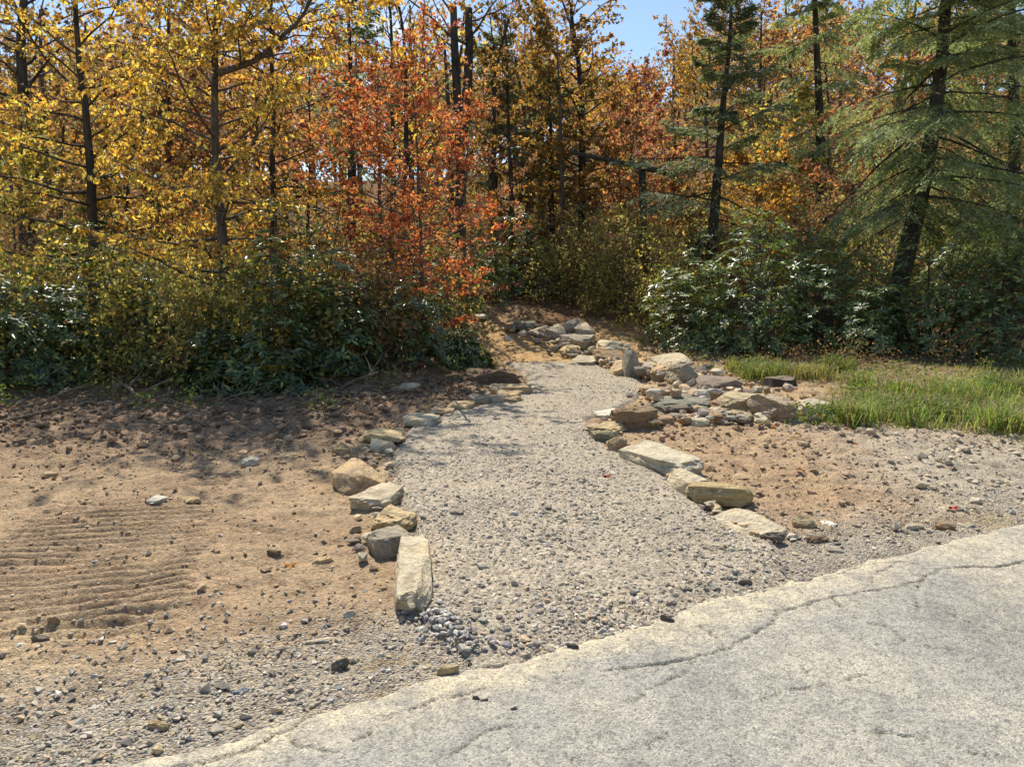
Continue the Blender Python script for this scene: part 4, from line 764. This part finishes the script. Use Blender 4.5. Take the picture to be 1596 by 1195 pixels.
for i, (px, py, w, h, pl, lab) in enumerate([(30, 596, 1.5, 1.9, YGR, 'yellow leaved bush poking through the far left evergreens'), (205, 585, 1.3, 1.9, YGR, 'yellow leaved bush above the twisted roots'), (300, 600, 1.2, 1.8, OLV, 'dull olive bush left of the forked yellow trunk'), (392, 606, 1.1, 2.0, YGR, 'yellow leaved bush right of the forked yellow trunk'), (585, 571, 1.2, 1.7, BRO, 'brown leaved bush between two evergreens near the dug bank'), (492, 588, 1.0, 1.9, OLV, 'olive bush squeezed between two dark evergreens')]):
    shrub('bush', lab, px, py, w, h, pl, 740 + i, 'small', 150, group=LG, leaf=(.085, .05), twig='twig')

# ------------------------------------------------------------------ wood on the ground, stump
def branch(name, label, pts, r, seed, mat='wood', cat='branch', group='fallen branches', forks=()):
    """a dead branch through ground pixels (px, py, height above ground)"""
    rg = np.random.default_rng(seed); W = []
    for px, py, h in pts:
        p = gp(px, py, h); W.append(p)
    W = np.array(W); b = W[0].copy(); P = resample(W - b, 12, rg, .012); n = 12; T_ = [(P, np.linspace(r, r * .45, n), 7)]
    for s, az, el, ln in forks: T_.append((limb(P[int(s * (n - 1))], R(az), R(el), ln, rg, 5, .05, .12), np.linspace(r * .55, r * .15, 5), 5))
    V, F = tubes(T_); caps = []; o = 0
    for p, rr, k in T_:
        caps.append(np.arange(o, o + k)[::-1]); m = len(p) * k; caps.append(np.arange(o + m - k, o + m)); o += m
    fs = [F] + [np.array([c]) for c in caps]; o_ = link(name, mk_mesh(name, V, fs, [M[mat]]), None, b); return tag(o_, label, cat, group)
branch('fallen_log', 'pale broken log lying under the left evergreens', [(146, 556, .12), (172, 560, .13), (200, 566, .1)], .085, 801, cat='log')
branch('fallen_branch', 'forked dead branch rising from the dug bank left of small shrub', [(530, 606, .02), (552, 592, .12), (575, 585, .25), (586, 580, .42)], .022, 802, forks=[(.5, 60, 40, .4), (.75, 150, 55, .3)])
branch('fallen_branch', 'bent root branch sticking up left of the brown earth block', [(683, 598, .02), (692, 590, .15), (700, 585, .35), (722, 582, .52)], .02, 803)
branch('fallen_branch', 'long brown stick lying at the far left dirt edge', [(-10, 660, .03), (50, 645, .04), (130, 628, .06)], .022, 804)
branch('fallen_branch', 'slanted stick rising toward the left evergreens', [(80, 622, .04), (105, 610, .12), (132, 602, .22)], .02, 805)
branch('root_piece', 'twisted pale roots in a heap at the left dirt edge', [(196, 600, .10), (215, 618, .12), (240, 622, .06), (272, 610, .12)], .03, 806, forks=[(.2, 70, 30, .35), (.4, 200, 40, .3), (.7, 20, 30, .45), (.55, -40, 10, .4)], cat='root')
branch('fallen_branch', 'short brown stick on the dark dirt below the shaded shrub', [(236, 672, .02), (262, 664, .04)], .02, 807)
branch('fallen_branch', 'thin pale stick near the far left dirt', [(20, 690, .02), (58, 682, .03)], .014, 808)
branch('fallen_branch', 'thin twig on the grey dirt near the road tip', [(472, 1106, .012), (490, 1100, .015), (510, 1090, .012)], .010, 809, 'twig')
branch('fallen_branch', 'small pale stick on the grass left of the tall tuft', [(1310, 602, .10), (1335, 607, .09), (1358, 604, .12)], .02, 810)
branch('fallen_branch', 'thin stick on the dirt below the right grass', [(1458, 716, .015), (1482, 724, .02)], .012, 811)
branch('fallen_branch', 'dead stem lying on the far dirt bank', [(985, 476, .1), (1000, 468, .2), (1010, 455, .5)], .02, 812, 'twig')
rgd = np.random.default_rng(55); TD = []
for i in range(190):
    x = rgd.uniform(-8, -1.3); y = rgd.uniform(8.4, 11.4) - .12 * max(0, -4 - x); z = float(ground(x, y)) + .02
    TD.append((limb(np.array((x, y, z)), rgd.uniform(0, 6.28), R(rgd.uniform(-3, 22)), rgd.uniform(.15, .75), rgd, 5, 0, .15), np.linspace(rgd.uniform(.005, .014), .003, 5), 5))
V, F = tubes(TD); stuff('twig_debris', 'broken twigs and root bits littering the left wood edge', [(V, F, np.tile([[.2, .17, .14]], (len(V), 1)))], M['wood'], True)
# leaning dead log and its stub behind
b0 = at(885, 238, 20.5); rgl = np.random.default_rng(3); P = resample(np.array([at(885, 236, 20.5), at(950, 250, 20.2), at(1050, 272, 19.8)]) - b0, 10, rgl, .02); T_ = [(P, np.linspace(.05, .08, 10), 8), (limb(P[5], .3, -.5, .8, rgl), np.linspace(.04, .01, 6), 5)]
V, F = tubes(T_); tag(link('leaning_log', mk_mesh('leaning_log', V, [F], [M['darkbark']]), None, b0), 'dark dead log leaning level across the woods at centre right', 'log')
bs = gxy(1004, 20.1); P = resample([(0, 0, -.2), up(1003, 300, 20.1, bs), up(1001, 252, 20.1, bs)], 8, rgl, .01); V, F = tubes([(P, np.linspace(.12, .09, 8), 8)])
tag(link('dead_stub', mk_mesh('dead_stub', V, [F, np.array([np.arange(56, 64)])], [M['darkbark']]), None, bs), 'short dark broken trunk under the leaning log', 'stump')
# tree stump at the grass edge
p = gp(1222, 606); n = 28; a = np.arange(n) * 2 * math.pi / n; rad = .21 * (1 + .16 * np.sin(3 * a + 1) + .06 * np.sin(7 * a)); rows = [(1.35, -.06), (1.12, .03), (1.02, .10), (1.0, .12), (.97, .132), (.5, .128), (.02, .13)]
V = np.vstack([np.stack([np.cos(a) * rad * s, np.sin(a) * rad * s, np.full(n, z) + (.015 * np.sin(2 * a) if z > .11 else 0)], 1) for s, z in rows]); i = np.arange(len(rows) * n).reshape(-1, n); j = np.roll(i, -1, 1)
F = np.stack([i[:-1].ravel(), j[:-1].ravel(), j[1:].ravel(), i[1:].ravel()], 1); rt = thing('tree_stump', 'low dark cut stump in the grass behind the cream boulder', 'stump', p + np.array((0, .2, 0)))
link('bark', mk_mesh('bark', V[:5 * n], [F[:4 * n]], [M['darkbark']]), rt); top = V[4 * n:]; link('cut_face', mk_mesh('cut_face', top, [F[4 * n:] - 4 * n], [M['wood']]), rt)

# ------------------------------------------------------------------ grass, litter, brush, far woods
def blades(x, y, h, rg, pl, seed, w=.006, lean=.5):
    n = len(x); P = np.stack([x, y, ground(x, y) - .01], 1); a = rg.uniform(0, 6.28, n); d = np.stack([np.cos(a), np.sin(a), 0 * a], 1); s = np.stack([-np.sin(a), np.cos(a), 0 * a], 1); h = h[:, None]; l = rg.uniform(.15, 1, (n, 1)) * lean
    m = P + d * h * l * .35 + np.array((0, 0, 1.)) * h * .6; t = P + d * h * l * 1.1 + np.array((0, 0, 1.)) * h * (1 - .35 * l); w = np.broadcast_to(w, n)[:, None]
    V = np.stack([P - s * w, P + s * w, m + s * w * .8, m - s * w * .8, t], 1).reshape(-1, 3); i = np.arange(n)[:, None] * 5; c = palette(n, pl, seed, .25); dry = sstep(.15, .55, fbm(x, y, .9, 3, 141))[:, None] * .7; c = c * (1 - dry) + np.array([[.40, .33, .17]]) * dry; c = np.repeat(c * (.7 + .6 * vn2(x * 2.3, y * 2.3, 143))[:, None], 5, 0)
    return V, i + np.array([[0, 1, 2, 3]]), i + np.array([[3, 2, 4]]), c
GR = ([(.20, .29, .075), (.28, .37, .10), (.12, .19, .05), (.38, .35, .15), (.45, .38, .22), (.30, .21, .11)], [4, 4, 3, 2.5, 2.5, 1.5])
rg = np.random.default_rng(77)
c0 = poly([(1130, 600), (1180, 575), (1300, 668), (1400, 675), (1500, 684), (1640, 692)])
def gmask(x, y):      # ragged grass patch
    yb = np.interp(x, c0[2:, 0][np.argsort(c0[2:, 0])], c0[2:, 1][np.argsort(c0[2:, 0])]); e = .35 * fbm(x, y, 1.5, 3, 131)
    away = np.maximum(sstep(.415, .45, x / y + .02 * e), sstep(10.2, 10.8, y + e)); return away * sstep(-.15, .35, y - yb + e) * sstep(3.5, 4.0, x + e) * sstep(13.4, 12.4, y) * np.clip(.28 + 2.0 * fbm(x, y, 1.4, 3, 132), .02, 1)
n = 26000; x = rg.uniform(3.3, 11, n); y = rg.uniform(7.0, 13.6, n); k = (rg.random(n) < gmask(x, y)) & (x < y * .76 + .4); x, y = x[k], y[k]; hh = rg.uniform(.03, .18, len(x)) * (.35 + 1.1 * vn2(x * 1.1, y * 1.1, 7))
G = [blades(x, y, hh, rg, GR, 78, .0055, 1.1)]
tf = [(float(rg.uniform(1330, 1600)), float(rg.uniform(600, 678))) for _ in range(24)] + [(float(rg.uniform(1150, 1330)), float(rg.uniform(572, 592))) for _ in range(10)]
for q, (px, py) in enumerate(tf + [(1300, 655), (1322, 662), (1345, 660), (1370, 650), (1335, 640), (1400, 640), (1450, 655), (1500, 660), (1560, 650), (1590, 668), (1200, 590), (1270, 590), (1540, 620), (1480, 620)]):
    p = gp(px, py); m = 150 if q < 44 else 330; sg = .10 if q < 44 else .16; x = p[0] + rg.normal(0, sg, m); y = p[1] + rg.normal(0, sg, m); G.append(blades(x, y, rg.uniform(.14, .40, m) * rg.uniform(.7, 1.1), rg, GR, 90 + q, .0055, 1.25))
o = 0; V = []; Q = []; Tt = []; C = []
for v, q, t, c in G: V.append(v); Q.append(q + o); Tt.append(t + o); C.append(c); o += len(v)
tag(link('grass', mk_mesh('grass', np.vstack(V), [np.vstack(Q), np.vstack(Tt)], [M['grass']], np.vstack(C), smooth=False)), 'green grass growing along the right side under the shrubs', kind='stuff')
# low weeds among the grass and at the shrub feet
W = []
def sprig(x, y, z, hgt, pl, seed, nlv, lf):
    r = np.random.default_rng(seed); P = np.array((x, y, z)) + r.normal(0, 1, (nlv, 3)) * np.array((hgt * .45, hgt * .4, 0)) + np.array((0, 0, 1)) * r.uniform(.1, 1, (nlv, 1)) * hgt
    return leaves(P, r.normal(0, .8, (nlv, 3)) + np.array((0, 0, .1)), lf[0] * r.uniform(.6, 1.3, nlv), lf[1] * r.uniform(.6, 1.3, nlv), palette(nlv, pl, seed), r)
WG = ([(.13, .19, .05), (.19, .25, .07), (.28, .29, .08), (.36, .27, .09)], [4, 4, 2, 1])
for i in range(150):
    x = rg.uniform(3.6, 10); y = rg.uniform(8, 13.2)
    if gmask(np.array([x]), np.array([y]))[0] > .2: W.append(sprig(x, y, float(ground(x, y)), rg.uniform(.1, .25), WG, 900 + i, 45, (.05, .026)))
for px, py in ((40, 620), (130, 612), (165, 625), (230, 640), (500, 640), (1255, 664), (1280, 668), (1160, 585), (1100, 580), (1070, 560), (1540, 612), (1450, 600), (600, 600), (700, 590), (745, 575), (5, 640), (300, 636)):
    p = gp(px, py); W.append(sprig(p[0], p[1], p[2], .28, WG, 1000 + px, 70, (.06, .03)))
stuff('weeds', 'low green weeds at the feet of the shrubs', W, M['grass'])
# fallen leaves
def dlit(x, y): return np.clip(sstep(8.0, 10.6, y) * (x < xl(y) - .8) + sstep(17, 20, y) + sstep(12.5, 14, y) * (x > 3.2) + .12 * sstep(5.5, 9, y) * (inpath(x, y) < -.1) + .14 * sstep(3.4, 5, x) * sstep(6.5, 7.5, y) * (y < 9), 0, 1)
n = 30000; y = rg.uniform(5.5, 34, n); x = rg.uniform(-.85, .85, n) * y; k = rg.random(n) < dlit(x, y); x, y = x[k], y[k]; n = len(x); sz = rg.uniform(.05, .10, n)
D = rg.normal(0, 1, (n, 3)) * np.array((1, 1, .25))
lit = leaves(np.stack([x, y, topz(x, y) + .012], 1), D, sz, sz * .62, palette(n, ([(.34, .17, .06), (.26, .12, .05), (.42, .24, .08), (.45, .16, .05), (.2, .13, .08), (.5, .33, .08)], [4, 4, 3, 2, 3, 1]), 79), rg, .25, up=np.array([[0, 0, 1.]]))
stuff('leaf_litter', 'fallen brown leaves over the forest floor', [lit], M['dead'])
# single red leaves on the ground
for px, py, lab, c in ((946, 752, 'red brown fallen leaf on the middle of the gravel', (.33, .07, .035)), (1486, 796, 'small bright red leaf on the dirt at right', (.5, .03, .03)), (452, 884, 'orange fallen leaf on the left grey gravel', (.5, .22, .04))):
    p = gp(px, py); r = np.random.default_rng(px); z = float(topz(p[0], p[1])) + .012
    a = np.arange(11) * 2 * math.pi / 11; rad = .032 * (1 + .35 * np.cos(5 * a)); V = np.vstack([[(0, 0, 0)], np.stack([np.cos(a) * rad, np.sin(a) * rad * .75, .012 * np.sin(2 * a + 1)], 1), [(0, 0, -.002)], np.stack([np.cos(a) * rad, np.sin(a) * rad * .75, .012 * np.sin(2 * a + 1) - .002], 1)])
    F = np.array([(0, 1 + i, 1 + (i + 1) % 11) for i in range(11)] + [(12, 13 + (i + 1) % 11, 13 + i) for i in range(11)]); o = link('fallen_leaf', mk_mesh('fallen_leaf', V, [F], [M['dead']], np.tile([c], (24, 1)), smooth=False), None, (p[0], p[1], z)); tag(o, lab, 'leaf', 'single fallen leaves')
# brush: bare grey twigs with a few leaves between the shrubs
TW = []; LV = []
for i in range(430):
    Yd = rg.uniform(11.6, 20) if i % 2 else rg.uniform(18, 42); px = rg.uniform(-30, 1640)
    if 700 < px < 1060 and Yd < 19.5: continue
    if px > 1000 and Yd < 16: continue
    if 560 < px <= 700 and Yd < 13: continue
    b = gxy(px, Yd); hb = rg.uniform(.8, 2.4) * (1 + .03 * max(0, Yd - 14))
    for s in range(4):
        az = rg.uniform(0, 6.28); p = limb(b + rg.normal(0, .08, 3) * np.array((1, 1, 0)), az, R(rg.uniform(40, 85)), hb * rg.uniform(.6, 1.1), rg, 5, -.08, .12); TW.append((p, np.linspace(.010, .003, 5), 3))
        for q in range(3):
            e = limb(p[rg.integers(2, 5)], rg.uniform(0, 6.28), R(rg.uniform(0, 60)), hb * .35, rg, 3, 0, .15); TW.append((e, np.linspace(.005, .002, 3), 3))
            if rg.random() < .85: m = 20; LV.append(leaves(e[0] + (e[-1] - e[0]) * rg.random((m, 1)) + rg.normal(0, .07, (m, 3)) * (1 + Yd / 20), rg.normal(0, .6, (m, 3)) + np.array((0, 0, -.4)), .09 * rg.uniform(.6, 1.2, m) * (.7 + Yd / 40), .05 * (.7 + Yd / 40), palette(m, (YGR, BRO, GOLD, OLV)[i % 4], 2000 + i), rg))
V, F = tubes(TW); stuff('brush', 'tangled thin grey twigs between the shrubs', [(V, F, np.tile([[.2, .17, .14]], (len(V), 1)))], M['twig'], True)
stuff('brush_leaves', 'scattered last leaves on the thin twigs', LV, M['leaf'])
# far woods on the hillside
LV = []; TW = []; pls = [GOLD, ORR, OCH, GOLD, BRO, YG, RED_, OCH]
for i in range(330):
    a = rg.uniform(-.86, .86); Yd = rg.uniform(27 if a < .05 else 33, 100)
    if a > .02 and rg.random() < .3: continue
    x = a * Yd; b = np.array((x, Yd, float(macro(x, Yd)))); hT = rg.uniform(6.5, 11) * (1 if a > .08 else 1.3 if Yd > 50 else 1.0) * (1 - .38 * math.exp(-((a - .17) / .09) ** 2)); cw = hT * rg.uniform(.26, .36); m = 620 if Yd < 58 else 340
    q = unit(rg.normal(size=(m, 3))); rad = rg.uniform(.3, 1, m) ** .5 * (1 + .45 * vn3(q * 2.2 + i, i)); P = b + np.array((0, 0, hT * .62)) + q * rad[:, None] * np.array((cw, cw, hT * .38))
    sz = rg.uniform(.16, .29, m) if Yd < 58 else rg.uniform(.28, .46, m); LV.append(leaves(P, rg.normal(0, 1, (m, 3)), sz, sz * .8, np.clip(palette(m, pls[rg.integers(8)], 3000 + i) * rg.uniform(.75, 1.1), 0, .8), rg))
    TW.append((np.array([b - (0, 0, .3), b + (0, 0, hT * .5), b + (rg.normal(0, .3), 0, hT * .9)]), np.array([.16, .11, .04]), 5))
    for s in range(5): TW.append((limb(b + np.array((0, 0, hT * rg.uniform(.35, .8))), rg.uniform(0, 6.28), .6, cw * .9, rg, 4), np.linspace(.05, .015, 4), 3))
V, F = tubes(TW); tag(link('woodland_trunks', mk_mesh('woodland_trunks', V, [F], [M['bark']])), 'bare trunks of the far hillside wood', kind='stuff')
stuff('woodland', 'far hillside wood in rust and gold autumn leaf', LV, M['leaf'])
